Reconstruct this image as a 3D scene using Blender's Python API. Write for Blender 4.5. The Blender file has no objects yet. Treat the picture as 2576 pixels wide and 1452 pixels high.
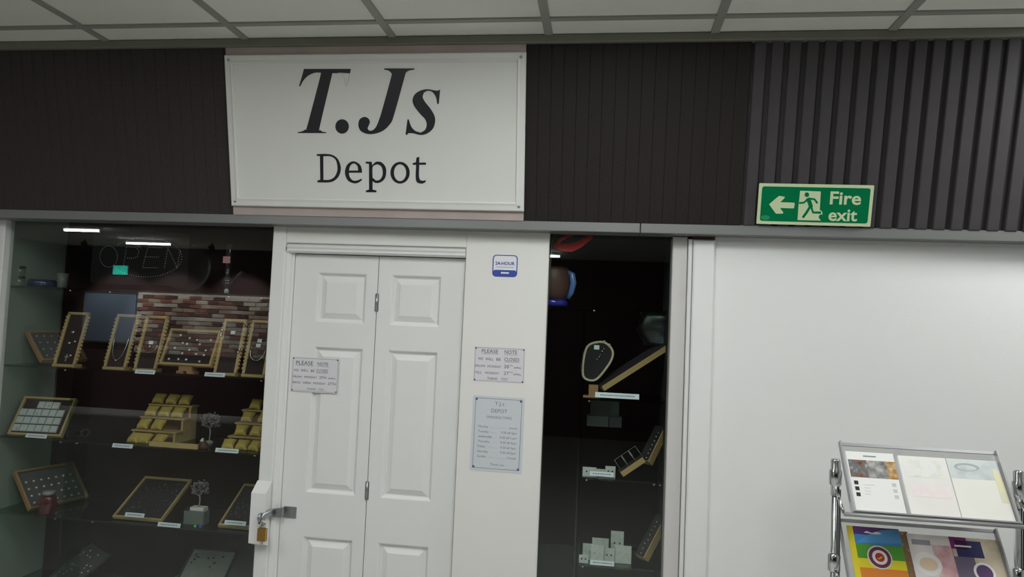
import bpy, math, random
from mathutils import Matrix, Vector
random.seed(7)
SC = bpy.context.scene
COL = SC.collection
# ------------------------------------------------------------------ camera
IW, IH, FPX = 2576.0, 1452.0, 1780.2
YAW, PITCH, ROLL = .135, .0535, .0421
CAM = Vector((0, -2.79, 1.70))
_f = Vector((-math.sin(YAW) * math.cos(PITCH), math.cos(YAW) * math.cos(PITCH), math.sin(PITCH)))
_r = Vector((math.cos(YAW), math.sin(YAW), 0)); _u = _r.cross(_f)
CR = _r * math.cos(ROLL) + _u * math.sin(ROLL)
CU = _u * math.cos(ROLL) - _r * math.sin(ROLL)
cd = bpy.data.cameras.new('camera'); cam = bpy.data.objects.new('camera', cd); COL.objects.link(cam)
cd.sensor_width = 36; cd.lens = FPX / IW * 36; cd.clip_start = .05
mw = Matrix.Identity(4)
for i in range(3):
    mw[i][0] = CR[i]; mw[i][1] = CU[i]; mw[i][2] = -_f[i]; mw[i][3] = CAM[i]
cam.matrix_world = mw
SC.camera = cam
# ------------------------------------------------------------------ world and exposure (lamps are the ceiling fittings below)
wd = bpy.data.worlds.new('world'); SC.world = wd; wd.use_nodes = True
wd.node_tree.nodes['Background'].inputs[0].default_value = (.5, .52, .55, 1)
wd.node_tree.nodes['Background'].inputs[1].default_value = .05
SC.view_settings.view_transform = 'Standard'; SC.view_settings.look = 'None'
SC.view_settings.gamma = 1; SC.view_settings.use_curve_mapping = False
SC.view_settings.exposure = 1.0
PANEL_E, TUBE_E = 10.0, 30.0      # strength of the ceiling panels and of the far tubes

# ------------------------------------------------------------------ pixel helpers
def ray(x, y): return _f + CR * ((x - IW / 2) / FPX) - CU * ((y - IH / 2) / FPX)
def onY(x, y, Y):
    d = ray(x, y); return CAM + d * ((Y - CAM.y) / d.y)
def PX(x, y, Y=0.0):
    p = onY(x, y, Y); return p.x, p.z
GLASS_Y = .03
def mirrored(x, y, Y):
    "where the hall behind the viewer shows in the shop glass"
    g = onY(x, y, GLASS_Y); d = ray(x, y); d.y = -d.y
    return g + d * ((Y - g.y) / d.y)

# ------------------------------------------------------------------ materials
MATS = {}
def mat(name, col, rough=.5, metal=0, var=0.0, vscale=8, bump=0.0, bscale=60, stretch=None, emit=0, ecol=None, coat=0, spec=.5, alpha=1):
    if name in MATS: return MATS[name]
    m = bpy.data.materials.new(name); m.use_nodes = True; nt = m.node_tree; b = nt.nodes['Principled BSDF']
    b.inputs['Roughness'].default_value = rough; b.inputs['Metallic'].default_value = metal
    b.inputs['Specular IOR Level'].default_value = spec
    b.inputs['Coat Weight'].default_value = coat
    c = (*col, 1); b.inputs['Base Color'].default_value = c
    if var or bump:
        tc = nt.nodes.new('ShaderNodeTexCoord'); mp = nt.nodes.new('ShaderNodeMapping')
        nt.links.new(tc.outputs['Object'], mp.inputs[0])
        if stretch: mp.inputs['Scale'].default_value = stretch
    if var:
        nz = nt.nodes.new('ShaderNodeTexNoise'); nz.inputs['Scale'].default_value = vscale; nz.inputs['Detail'].default_value = 5
        nt.links.new(mp.outputs[0], nz.inputs['Vector'])
        rp = nt.nodes.new('ShaderNodeMix'); rp.data_type = 'RGBA'
        rp.inputs[6].default_value = (*[max(0, k * (1 - var)) for k in col], 1)
        rp.inputs[7].default_value = (*[min(1, k * (1 + var)) for k in col], 1)
        nt.links.new(nz.outputs['Fac'], rp.inputs[0]); nt.links.new(rp.outputs[2], b.inputs['Base Color'])
    if bump:
        nb = nt.nodes.new('ShaderNodeTexNoise'); nb.inputs['Scale'].default_value = bscale; nb.inputs['Detail'].default_value = 4
        nt.links.new(mp.outputs[0], nb.inputs['Vector'])
        bp = nt.nodes.new('ShaderNodeBump'); bp.inputs['Strength'].default_value = bump; bp.inputs['Distance'].default_value = .004
        nt.links.new(nb.outputs['Fac'], bp.inputs['Height']); nt.links.new(bp.outputs[0], b.inputs['Normal'])
    if emit:
        b.inputs['Emission Color'].default_value = (*(ecol or col), 1); b.inputs['Emission Strength'].default_value = emit
    MATS[name] = m; return m
def glass(name, tint=(1, 1, 1), rough=0.0, base=.04):
    if name in MATS: return MATS[name]
    m = bpy.data.materials.new(name); m.use_nodes = True; nt = m.node_tree; nt.nodes.clear()
    out = nt.nodes.new('ShaderNodeOutputMaterial'); mx = nt.nodes.new('ShaderNodeMixShader')
    tr = nt.nodes.new('ShaderNodeBsdfTransparent'); tr.inputs[0].default_value = (*tint, 1)
    gl = nt.nodes.new('ShaderNodeBsdfGlossy'); gl.inputs['Roughness'].default_value = rough
    lw = nt.nodes.new('ShaderNodeLayerWeight'); lw.inputs[0].default_value = .5
    pw = nt.nodes.new('ShaderNodeMath'); pw.operation = 'POWER'; pw.inputs[1].default_value = 5
    ma = nt.nodes.new('ShaderNodeMath'); ma.operation = 'MULTIPLY_ADD'; ma.inputs[1].default_value = 1 - base; ma.inputs[2].default_value = base
    L = nt.links.new
    L(lw.outputs['Facing'], pw.inputs[0]); L(pw.outputs[0], ma.inputs[0]); L(ma.outputs[0], mx.inputs[0])
    L(tr.outputs[0], mx.inputs[1]); L(gl.outputs[0], mx.inputs[2]); L(mx.outputs[0], out.inputs[0])
    MATS[name] = m; return m
def rgb(r, g, b):
    "8-bit display colour to linear"
    f = lambda c: c / 12.92 if c <= .04045 else ((c + .055) / 1.055) ** 2.4
    return f(r / 255), f(g / 255), f(b / 255)

WHITE = mat('white_gloss_paint', (.78, .78, .765), .38, var=.02, vscale=5, bump=.05, bscale=90)
WALLW = mat('white_emulsion', (.80, .80, .79), .6, var=.025, vscale=2.2, bump=.08, bscale=140)
COLUMN = mat('cream_board_paint', (.78, .775, .74), .5, var=.015, vscale=4, bump=.04, bscale=120)
POSTGREY = mat('post_grey_white', (.62, .60, .59), .5, var=.05, vscale=5)  # greyer and darker than the white trim beside it
SIGNW = mat('sign_white_board', (.76, .76, .73), .35, var=.015, vscale=3)
PINKB = mat('bare_pinkish_board', (.45, .37, .35), .7, var=.18, vscale=6)
INK = mat('black_vinyl', (.012, .012, .018), .35)
ALU = mat('grey_satin_aluminium', (.20, .205, .20), .42, .35, var=.04, vscale=7)
OLIVE = mat('olive_grey_metal_angle', (.20, .20, .165), .5, .2, var=.06, vscale=6)
PLANK = mat('dark_brown_laminate', (.0205, .0165, .0145), .6, spec=.2, var=.35, vscale=3, stretch=(30, 30, 1.2))
PLANKL = mat('dark_umber_laminate', (.043, .036, .036), .6, spec=.2, var=.3, vscale=3, stretch=(30, 30, 1.2))
SLAT = mat('charcoal_ribbed_vinyl', (.062, .056, .060), .6, spec=.2, var=.14, vscale=20)
BACKING = mat('near_black_backing', (.030, .027, .029), .7)
TILE = mat('mineral_fibre_tile', (.80, .805, .745), .85, var=.05, vscale=3, bump=.25, bscale=180)
TBAR = mat('shaded_bar_grey', (.33, .335, .30), .55)  # slight shadow on the bars is put into this darker grey
FLOORM = mat('pale_vinyl_floor', (.52, .52, .49), .45, var=.1, vscale=2)
HALLW = mat('hall_wall_paint', (.55, .54, .52), .7, var=.03, vscale=2)
DARKRED = mat('dark_maroon_paint', (.060, .032, .032), .7, var=.3, vscale=2)
DARK = mat('dark_shop_ceiling', (.02, .018, .02), .8)
SIDEG = mat('pale_green_side_wall', (.30, .36, .31), .6, var=.05, vscale=4)
BAMBOO = mat('bamboo', (.46, .33, .145), .45, var=.16, vscale=6, stretch=(1, 8, 8))
BAMBOOD = mat('bamboo_dark', (.34, .20, .09), .45, var=.16, vscale=6, stretch=(1, 8, 8))
FELT = mat('dark_brown_felt', (.028, .018, .018), .9, bump=.2, bscale=300)
FELTB = mat('black_felt', (.014, .013, .015), .9, bump=.2, bscale=300)
SATIN = mat('mustard_satin', (.52, .38, .095), .38, var=.08, vscale=20, bump=.15, bscale=60)
FOAM = mat('pale_ring_foam', (.52, .55, .55), .8, var=.08, vscale=60)
SILVER = mat('polished_silver', (.85, .86, .88), .15, 1)
CHROME = mat('chrome', (.72, .74, .76), .12, 1)
STEEL = mat('zinc_steel', (.42, .45, .46), .34, 1, var=.12, vscale=30)
BRASS = mat('brass', (.52, .32, .10), .32, 1, var=.12, vscale=40)
BLACKP = mat('black_plastic', (.008, .008, .009), .7, spec=.15)
LEDM = mat('unlit_led_lens', (.62, .62, .62), .3)
PAPER = mat('white_paper', (.70, .68, .72), .6)
PAPERB = mat('bluish_white_paper', (.62, .645, .68), .5)
LABELM = mat('white_shelf_label', (.72, .80, .86), .5)
GREYINK = mat('grey_print', (.20, .22, .26), .6)
PENINK = mat('felt_pen_grey', (.10, .10, .12), .6)
GREENS = mat('safety_green', (.002, .17, .060), .6, spec=.03)
CREAMG = mat('photoluminescent_cream', (.58, .68, .42), .5)
GLASSM = glass('window_glass', (.94, .965, .95), 0, .05)
SHELFG = glass('green_shelf_glass', (.70, .80, .74), 0, .06)
CLEARG = glass('clear_glass_ware', (.86, .90, .90), .02, .10)
ACRYL = glass('clear_acrylic', (.93, .93, .93), .05, .08)

# ------------------------------------------------------------------ mesh builder
class MB:
    def __init__(s): s.v = []; s.f = []; s.sm = []
    def add(s, vs, fs, smooth=False):
        o = len(s.v); s.v += [tuple(v) for v in vs]; s.f += [tuple(o + i for i in f) for f in fs]; s.sm += [smooth] * len(fs); return s
    def box(s, x0, x1, y0, y1, z0, z1, M=None):
        vs = [Vector((x, y, z)) for x in (x0, x1) for y in (y0, y1) for z in (z0, z1)]
        if M: vs = [M @ v for v in vs]
        return s.add(vs, [(0, 1, 3, 2), (4, 6, 7, 5), (0, 4, 5, 1), (2, 3, 7, 6), (0, 2, 6, 4), (1, 5, 7, 3)])
    def bev(s, x0, x1, y0, y1, z0, z1, b, M=None):
        "box whose four edges on the -y face are chamfered by b"
        a = [(x0, y1, z0), (x1, y1, z0), (x1, y1, z1), (x0, y1, z1)]
        c = [(x0, y0 + b, z0), (x1, y0 + b, z0), (x1, y0 + b, z1), (x0, y0 + b, z1)]
        d = [(x0 + b, y0, z0 + b), (x1 - b, y0, z0 + b), (x1 - b, y0, z1 - b), (x0 + b, y0, z1 - b)]
        vs = [Vector(p) for p in a + c + d]
        if M: vs = [M @ v for v in vs]
        fs = [(3, 2, 1, 0), (8, 9, 10, 11)]
        for i in range(4):
            j = (i + 1) % 4; fs += [(i, j, 4 + j, 4 + i), (4 + i, 4 + j, 8 + j, 8 + i)]
        return s.add(vs, fs)
    def tube(s, pts, r, n=8, rs=None, closed=False, flat=1.0):
        pts = [Vector(p) for p in pts]; m = len(pts); vs = []; up = Vector((.13, .21, .97)).normalized(); prev = None
        for i, p in enumerate(pts):
            if closed: t = pts[(i + 1) % m] - pts[i - 1]
            else: t = pts[min(i + 1, m - 1)] - pts[max(i - 1, 0)]
            t.normalize()
            a = (prev - t * prev.dot(t)) if prev else up - t * up.dot(t)
            if a.length < 1e-4: a = Vector((1, 0, 0)) - t * t.x
            a.normalize(); prev = a; b = t.cross(a); k = rs[i] if rs else r
            for q in range(n):
                w = 2 * math.pi * q / n; vs.append(p + a * (math.cos(w) * k) + b * (math.sin(w) * k * flat))
        fs = []
        for i in range(m if closed else m - 1):
            for q in range(n):
                e = (q + 1) % n; j = (i + 1) % m
                fs.append((i * n + q, i * n + e, j * n + e, j * n + q))
        s.add(vs, fs, True)
        if not closed: o = len(s.v) - m * n; s.f += [tuple(o + q for q in range(n))[::-1], tuple(o + (m - 1) * n + q for q in range(n))]; s.sm += [False, False]
        return s
    def lathe(s, prof, n=20, c=(0, 0, 0), M=None):
        vs = []; k = len(prof)
        for r, z in prof:
            for q in range(n):
                w = 2 * math.pi * q / n; vs.append(Vector((c[0] + r * math.cos(w), c[1] + r * math.sin(w), c[2] + z)))
        if M: vs = [M @ v for v in vs]
        fs = [(i * n + q, i * n + (q + 1) % n, (i + 1) * n + (q + 1) % n, (i + 1) * n + q) for i in range(k - 1) for q in range(n)]
        fs += [tuple(range(n))[::-1], tuple((k - 1) * n + q for q in range(n))]
        return s.add(vs, fs, True)
    def ball(s, c, r, n=8, m=5, sc=(1, 1, 1)):
        prof = []
        vs = [(c[0], c[1], c[2] - r * sc[2])]
        for i in range(1, m):
            a = -math.pi / 2 + math.pi * i / m
            for q in range(n):
                w = 2 * math.pi * q / n
                vs.append((c[0] + r * sc[0] * math.cos(a) * math.cos(w), c[1] + r * sc[1] * math.cos(a) * math.sin(w), c[2] + r * sc[2] * math.sin(a)))
        vs.append((c[0], c[1], c[2] + r * sc[2])); T = len(vs) - 1
        fs = [(0, 1 + (q + 1) % n, 1 + q) for q in range(n)]
        for i in range(m - 2):
            for q in range(n): e = (q + 1) % n; fs.append((1 + i * n + q, 1 + i * n + e, 1 + (i + 1) * n + e, 1 + (i + 1) * n + q))
        o = 1 + (m - 2) * n
        fs += [(o + q, o + (q + 1) % n, T) for q in range(n)]
        return s.add(vs, fs, True)
    def mesh(s, name, m):
        me = bpy.data.meshes.new(name); me.from_pydata(s.v, [], s.f)
        me.polygons.foreach_set('use_smooth', s.sm); me.materials.append(m); me.update(); return me
    def to(s, name, m, parent=None, M=None, world=False):
        return put(name, s.mesh(name, m), parent, M, world)
WM = {}
def put(name, data, parent=None, M=None, world=False):
    o = bpy.data.objects.new(name, data); COL.objects.link(o)
    M = M.copy() if M else Matrix.Identity(4)
    if parent:
        o.parent = parent
        if world: M = WM[parent.name].inverted() @ M
        o.matrix_local = M; WM[o.name] = WM[parent.name] @ M
    else:
        o.matrix_world = M; WM[o.name] = M
    return o
def tag(o, label, cat, group=None, kind=None):
    o['label'] = label
    if cat: o['category'] = cat
    if group: o['group'] = group
    if kind: o['kind'] = kind
    return o
def st(o, label=None):
    o['kind'] = 'structure'
    if label: o['label'] = label
    return o
def T(x, y, z): return Matrix.Translation((x, y, z))
def RX(a): return Matrix.Rotation(a, 4, 'X')
def RY(a): return Matrix.Rotation(a, 4, 'Y')
def RZ(a): return Matrix.Rotation(a, 4, 'Z')
def thing(name, label, cat, M, group=None):
    return tag(put(name, None, None, M), label, cat, group)
def copy_tree(o, M=None, parent=None):
    c = o.copy(); COL.objects.link(c); c.parent = parent
    if parent is None: c.matrix_world = M; WM[c.name] = M
    else: WM[c.name] = WM[parent.name] @ o.matrix_basis      # the copied basis is the local transform
    for ch in list(o.children): copy_tree(ch, None, c)
    return c
def frame(O, a, b):
    a = Vector(a).normalized(); b = Vector(b); b = (b - a * b.dot(a)).normalized(); n = a.cross(b)
    M = Matrix.Identity(4)
    for i in range(3): M[i][0] = a[i]; M[i][1] = b[i]; M[i][2] = n[i]; M[i][3] = O[i]
    return M
def wallframe(x, y, z): return frame((x, y, z), (1, 0, 0), (0, 0, 1))   # local x right, y up, z towards the viewer
def smooth(pts, corner=48, n=4):
    out = []; N = len(pts); P = [Vector(p) for p in pts]; cr = []
    for i in range(N):
        a = P[i] - P[i - 1]; b = P[(i + 1) % N] - P[i]
        cr.append(a.length < 1e-9 or b.length < 1e-9 or math.degrees(a.angle(b)) > corner)
    for i in range(N):
        p1, p2 = P[i], P[(i + 1) % N]
        p0 = P[i - 1] if not cr[i] else p1 * 2 - p2
        p3 = P[(i + 2) % N] if not cr[(i + 1) % N] else p2 * 2 - p1
        if cr[i] and cr[(i + 1) % N]: out.append(p1); continue
        for k in range(n):
            t = k / n
            out.append(.5 * ((2 * p1) + (p2 - p0) * t + (2 * p0 - 5 * p1 + 4 * p2 - p3) * t * t + (3 * p1 - p0 - 3 * p2 + p3) * t ** 3))
    return out
def flatmesh(name, loops, th, m):
    "filled outline(s) in local xy, from z=0 to z=th"
    cu = bpy.data.curves.new(name, 'CURVE'); cu.dimensions = '2D'; cu.fill_mode = 'BOTH'; cu.extrude = th / 2
    for lp in loops:
        s = cu.splines.new('POLY'); s.points.add(len(lp) - 1); s.use_cyclic_u = True
        for i, p in enumerate(lp): s.points[i].co = (p[0], p[1], 0, 1)
    o = bpy.data.objects.new(name, cu); COL.objects.link(o)
    dg = bpy.context.evaluated_depsgraph_get(); me = bpy.data.meshes.new_from_object(o.evaluated_get(dg))
    bpy.data.objects.remove(o); bpy.data.curves.remove(cu)
    me.transform(T(0, 0, th / 2)); me.materials.clear(); me.materials.append(m); me.name = name; return me
def textmesh(s, m, w=None, h=None, th=.0004, align='L', bold=0, shear=0):
    "lettering in local xy; h = height of a capital, w = overall width"
    cu = bpy.data.curves.new('lettering', 'FONT'); cu.body = s; cu.size = 1; cu.extrude = 0; cu.offset = bold; cu.shear = shear; cu.resolution_u = 3
    o = bpy.data.objects.new('lettering', cu); COL.objects.link(o)
    dg = bpy.context.evaluated_depsgraph_get(); me = bpy.data.meshes.new_from_object(o.evaluated_get(dg))
    bpy.data.objects.remove(o); bpy.data.curves.remove(cu)
    xs = [v.co.x for v in me.vertices]; x0, x1 = min(xs), max(xs)
    sy = (h / .70) if h else (w / (x1 - x0)); sx = (w / (x1 - x0)) if w else sy
    off = {'L': -x0, 'C': -(x0 + x1) / 2, 'R': -x1}[align]
    for v in me.vertices: v.co = ((v.co.x + off) * sx, v.co.y * sy, th)
    me.materials.clear(); me.materials.append(m); return me
def rrect(x0, x1, y0, y1, r, n=5):
    out = []
    for cx, cy, a in ((x1 - r, y1 - r, 0), (x0 + r, y1 - r, 90), (x0 + r, y0 + r, 180), (x1 - r, y0 + r, 270)):
        for k in range(n + 1):
            w = math.radians(a + 90 * k / n); out.append((cx + r * math.cos(w), cy + r * math.sin(w)))
    return out
def ell(cx, cy, rx, ry, n=28, rot=0):
    return [(cx + rx * math.cos(w) * math.cos(rot) - ry * math.sin(w) * math.sin(rot), cy + rx * math.cos(w) * math.sin(rot) + ry * math.sin(w) * math.cos(rot)) for w in [2 * math.pi * k / n for k in range(n)]]
def stroke(pts, w):
    "outline of a thick polyline"
    P = [Vector(p) for p in pts]; L = []; R = []
    for i in range(len(P)):
        t = (P[min(i + 1, len(P) - 1)] - P[max(i - 1, 0)]).normalized(); n = Vector((-t.y, t.x)) * w / 2
        L.append(P[i] + n); R.append(P[i] - n)
    return L + R[::-1]

# ================================================================== THE SETTING
CZ = 2.7878                     # ceiling
YS, ZS0, ZS1 = -.07, 2.0764, 2.1151   # metal strip under the fascia
LEAN = .2127; FY = -.06; SEC = 1 / math.cos(LEAN)
FH = (CZ - ZS1) * SEC           # fascia length along its slope
FM = frame((0, FY, ZS1), (1, 0, 0), (0, -math.sin(LEAN), math.cos(LEAN)))
FN = FM.to_3x3() @ Vector((0, 0, 1)); FO = Vector((0, FY, ZS1)); FMI = FM.inverted()
def onF(x, y, off=0.0):
    "pixel to fascia-plane local (x, up); off = distance in front of the fascia"
    d = ray(x, y); t = (FO + FN * off - CAM).dot(FN) / d.dot(FN); p = FMI @ (CAM + d * t); return p.x, p.y

HX0, HX1, HY0 = -9.5, 3.4, -8.4        # hall extents
st(MB().box(HX0, HX1, HY0, 3.2, -.1, 0).to('floor', FLOORM))
# white front wall, built from its pieces
st(MB().bev(.40, 2.6, 0, .1, 0, 2.15, .002).box(2.6, HX1, 0, .1, 0, 2.8).to('wall_right', WALLW), 'plain white painted wall beside the narrow shop window')
st(MB().bev(-.572, -.24, 0, .035, 0, 2.09, .002).to('wall_front', COLUMN), 'cream-white board panel between the door and the narrow window')
st(MB().box(-2.95, .40, .03, .1, 2.085, 2.8).box(.40, 2.6, .0, .1, 2.15, 2.8).to('wall_upper', BACKING))
st(MB().box(HX0, -2.70, 0, .1, 0, 2.8).to('wall_left', HALLW))
st(MB().box(HX0 - .1, HX0, HY0, .1, 0, 2.8).to('wall_far_left', HALLW))
st(MB().box(HX1, HX1 + .1, HY0, .1, 0, 2.8).to('wall_far_right', HALLW))
st(MB().box(HX0 - .1, HX1 + .1, HY0 - .1, HY0, 0, 2.8).to('wall_back', mat('back_wall_maroon', (.07, .04, .04), .8)))
# dark shop interior
st(MB().box(-2.82, 1.3, 2.9, 3.0, 0, 2.8).to('wall_shop_back', DARKRED))
st(MB().box(1.3, 1.4, .1, 3.0, 0, 2.8).to('wall_shop_right', DARKRED))
st(MB().box(-2.82, -2.70, .42, 3.0, 0, 2.8).to('wall_shop_left', DARKRED))
st(MB().box(-2.80, -2.70, .1, .42, 0, 2.8).to('wall_window_side', SIDEG), 'pale green side wall of the wide display window')
st(MB().box(-2.82, 1.4, .1, 3.0, 2.6, 2.7).to('ceiling_shop', DARK))
# fascia: each plank and slat is a piece
fas = st(put('wall_fascia', MB().box(-3.0, 2.6, -.005, FH, -.03, 0).mesh('wall_fascia', BACKING), None, FM), 'dark clad fascia leaning forward above the shopfront')
def strip_mesh(w, h, d, b, m, name):
    # local x width, y up, z towards the viewer
    R = Matrix(((1, 0, 0, 0), (0, 0, 1, 0), (0, -1, 0, 0), (0, 0, 0, 1)))
    return MB().bev(0, w, -d, 0, 0, h, b, R).mesh(name, m)
SL = onF(572, 330, .03)[0]; SR = onF(1320.5, 330, .03)[0]
ml = strip_mesh(.0495, FH, .012, .0012, PLANKL, 'plank')
x = -3.0
while x < SL - .002:
    put('plank', ml, fas, T(x, 0, 0)); x += .05
mr = strip_mesh(.0483, FH, .012, .0014, PLANK, 'plank')
XR0 = SR - .002; XR1 = onF(1876, 330)[0]
n = round((XR1 - XR0) / .0493)
for i in range(n): put('plank', mr, fas, T(XR0 + i * (XR1 - XR0) / n, 0, 0))
ms = strip_mesh(.040, FH, .014, .003, SLAT, 'slat')
x = XR1 + .012
while x < 2.55:
    put('slat', ms, fas, T(x, 0, 0)); x += .0600
st(put('trim_sign_backing', MB().box(SL, XR0, 0, FH - .012, 0, .014).mesh('trim_sign_backing', PINKB), None, FM), 'bare pinkish board behind the shop sign')
# metal strips
JX = PX(1611, 570, YS)[0]
st(MB().bev(-3.0, JX - .0012, YS, .03, ZS0, ZS1, .002).to('trim_1', ALU), 'long grey metal strip along the foot of the fascia')
st(MB().bev(JX + .0012, 2.6, YS, .03, ZS0, ZS1, .002).to('trim_2', ALU), 'grey metal strip above the white wall')
yc = FY - math.tan(LEAN) * (CZ - ZS1)
st(MB().bev(-3.0, 2.6, yc - .024, yc + .03, CZ - .030, CZ, .002).to('trim_3', OLIVE), 'olive grey metal angle where fascia meets ceiling')
# ceiling: tiles and bars
ceil = st(MB().box(HX0, HX1, HY0, .1, CZ + .012, CZ + .06).to('ceiling', TILE), 'suspended ceiling of pale mineral tiles in a grey grid')
GX0 = -.2503; GY = [yc] + [yc - .153 - .6 * k for k in range(0, 8)]
LIGHTS = {}
def tile_mesh(w, d): return MB().bev(-w / 2, w / 2, -.012, 0, -d / 2, d / 2, .004, Matrix(((1, 0, 0, 0), (0, 0, 1, 0), (0, 1, 0, 0), (0, 0, 0, 1)))).mesh('ceiling_tile', TILE)
tm0 = tile_mesh(.578, .138); tm1 = tile_mesh(.578, .578)
PANELS = [(3, 1), (0, 2), (-2, 3), (2, 5), (-4, 4)]        # (column, row) cells that hold light panels
for r_ in range(len(GY) - 1):
    for c_ in range(-6, 6):
        if (c_, r_) in PANELS: continue
        put('ceiling_tile', tm0 if r_ == 0 else tm1, ceil, T(GX0 + .6 * (c_ + .5), (GY[r_] + GY[r_ + 1]) / 2, CZ + .012 + .002))
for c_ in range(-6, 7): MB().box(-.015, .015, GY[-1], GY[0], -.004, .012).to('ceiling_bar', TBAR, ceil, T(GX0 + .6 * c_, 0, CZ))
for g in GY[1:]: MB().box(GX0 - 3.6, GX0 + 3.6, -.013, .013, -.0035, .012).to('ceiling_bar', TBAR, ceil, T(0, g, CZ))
DIFF = mat('lit_panel_diffuser', (.9, .9, .9), .5, emit=PANEL_E, ecol=(.97, 1, .99))
for i, (c_, r_) in enumerate(PANELS):
    L = thing('ceiling_light', 'square lit panel set into the tiled ceiling', 'light', T(GX0 + .6 * (c_ + .5), (GY[r_] + GY[r_ + 1]) / 2, CZ), 'square ceiling light panels')
    f_ = MB()
    for a in (0, 90, 180, 270): f_.box(-.289, .289, -.289, -.265, -.003, .012, RZ(math.radians(a)))
    f_.to('light_frame', WHITE, L); MB().box(-.265, .265, -.265, .265, .004, .012).to('diffuser', DIFF, L)
TUBEM = mat('lit_tube', (.95, .95, .95), .5, emit=TUBE_E, ecol=(1, 1, 1))
a0 = mirrored(162, 570, -5.75)
for x, y, ln in ((-7.03, -5.75, .52), (-7.1, -7.25, .75), (-.79, -7.4, .16)):
    L = thing('tube_light', 'lit fluorescent tube under the far hall ceiling', 'light', T(x, y, CZ + .012), 'tube lights of the far hall')
    MB().box(-ln / 2 - .03, ln / 2 + .03, -.03, .03, -.035, 0).to('batten', WHITE, L)
    MB().tube([(-ln / 2, 0, -.055), (ln / 2, 0, -.055)], .016, 10).to('tube', TUBEM, L)
    for s in (-1, 1): MB().box(s * (ln / 2 + .01) - .01, s * (ln / 2 + .01) + .01, -.015, .015, -.07, -.03).to('tube_holder', WHITE, L)

# ------------------------------------------------------------------ door and its surround
DY = .025
dr = st(put('door_1', None, None, T(-.941, DY, 0)), 'white six-panel folding door under the shop sign')
ZP = ((.20, .807), (.984, 1.583), (1.684, 1.892))
def leaf(x0, x1, px0, px1):
    m = MB(); th = .03; top = 1.966
    xs = [x0, px0, px1, x1]
    zs = [.01] + [z for p in ZP for z in p] + [top]
    def q(a, b, c, d): m.add([(a, 0, c), (b, 0, c), (b, 0, d), (a, 0, d)], [(0, 1, 2, 3)])
    q(x0, px0, .01, top); q(px1, x1, .01, top)
    for i in range(0, len(zs), 2): q(px0, px1, zs[i], zs[i + 1])
    m.add([(x0, 0, .01), (x1, 0, .01), (x1, 0, top), (x0, 0, top), (x0, th, .01), (x1, th, .01), (x1, th, top), (x0, th, top)], [(4, 7, 6, 5), (0, 3, 7, 4), (1, 5, 6, 2), (3, 2, 6, 7), (0, 4, 5, 1)])
    lf = m.to('door_leaf', WHITE, dr)
    lf.matrix_local = T(.941, 0, 0); WM[lf.name] = T(0, DY, 0)
    for z0, z1 in ZP:
        p = MB(); rings = [(0, 0), (.003, .001), (.012, .014), (.016, .0145), (.040, .003)]; k = len(rings); vs = []
        for ins, dep in rings: vs += [(px0 + ins, dep, z0 + ins), (px1 - ins, dep, z0 + ins), (px1 - ins, dep, z1 - ins), (px0 + ins, dep, z1 - ins)]
        fs = [(i * 4 + j, i * 4 + (j + 1) % 4, i * 4 + 4 + (j + 1) % 4, i * 4 + 4 + j) for i in range(k - 1) for j in range(4)] + [tuple(range(4 * k - 4, 4 * k))]
        p.add(vs, fs).to('door_panel', WHITE, lf)
leaf(-1.304, -.9425, -1.202, -.990); leaf(-.9395, -.578, -.884, -.674)
for z in (1.775, 1.01): MB().tube([(-.941, DY - .004, z - .037), (-.941, DY - .004, z + .037)], .004, 8).box(-.949, -.933, DY - .002, DY + .001, z - .036, z + .036).to('hinge', STEEL, dr, world=True)
# stained wood jamb pieces
st(MB().bev(-1.397, -1.338, -.004, .10, 0, 2.085, .004).to('trim_4', WHITE), 'white door post beside the wide window')
m = MB(); prof = [(-1.338, .0), (-1.330, -.002), (-1.322, .001), (-1.316, .008), (-1.313, .016), (-1.3055, .018), (-1.3055, .05), (-1.338, .05)]
m.add([(a, b, z) for z in (0, 1.975) for a, b in prof], [(i, (i + 1) % 8, 8 + (i + 1) % 8, 8 + i) for i in range(8)] + [tuple(range(8))[::-1], tuple(range(8, 16))])
st(m.to('trim_5', WHITE), 'moulded white door stop')
st(MB().bev(-1.338, -.572, .001, .08, 2.010, 2.09, .002).box(-1.338, -.572, .012, .08, 2.0, 2.012).to('trim_6', COLUMN), 'flat white board over the door')
m = MB(); prof = [(.0, 2.003), (-.008, 2.000), (-.012, 1.992), (-.006, 1.984), (-.012, 1.976), (-.004, 1.969), (.05, 1.969), (.05, 2.003)]
m.add([(xx, b, z) for xx in (-1.330, -.573) for b, z in prof], [(i, 8 + i, 8 + (i + 1) % 8, (i + 1) % 8) for i in range(8)] + [tuple(range(8)), tuple(range(8, 16))[::-1]])
st(m.to('trim_7', WHITE), 'rounded white moulding over the door')
st(MB().box(-.578, -.572, .0355, .09, 0, 1.97).box(-.572, -.24, .036, .1, 0, 2.085).to('wall_behind_panel', BACKING))
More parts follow.
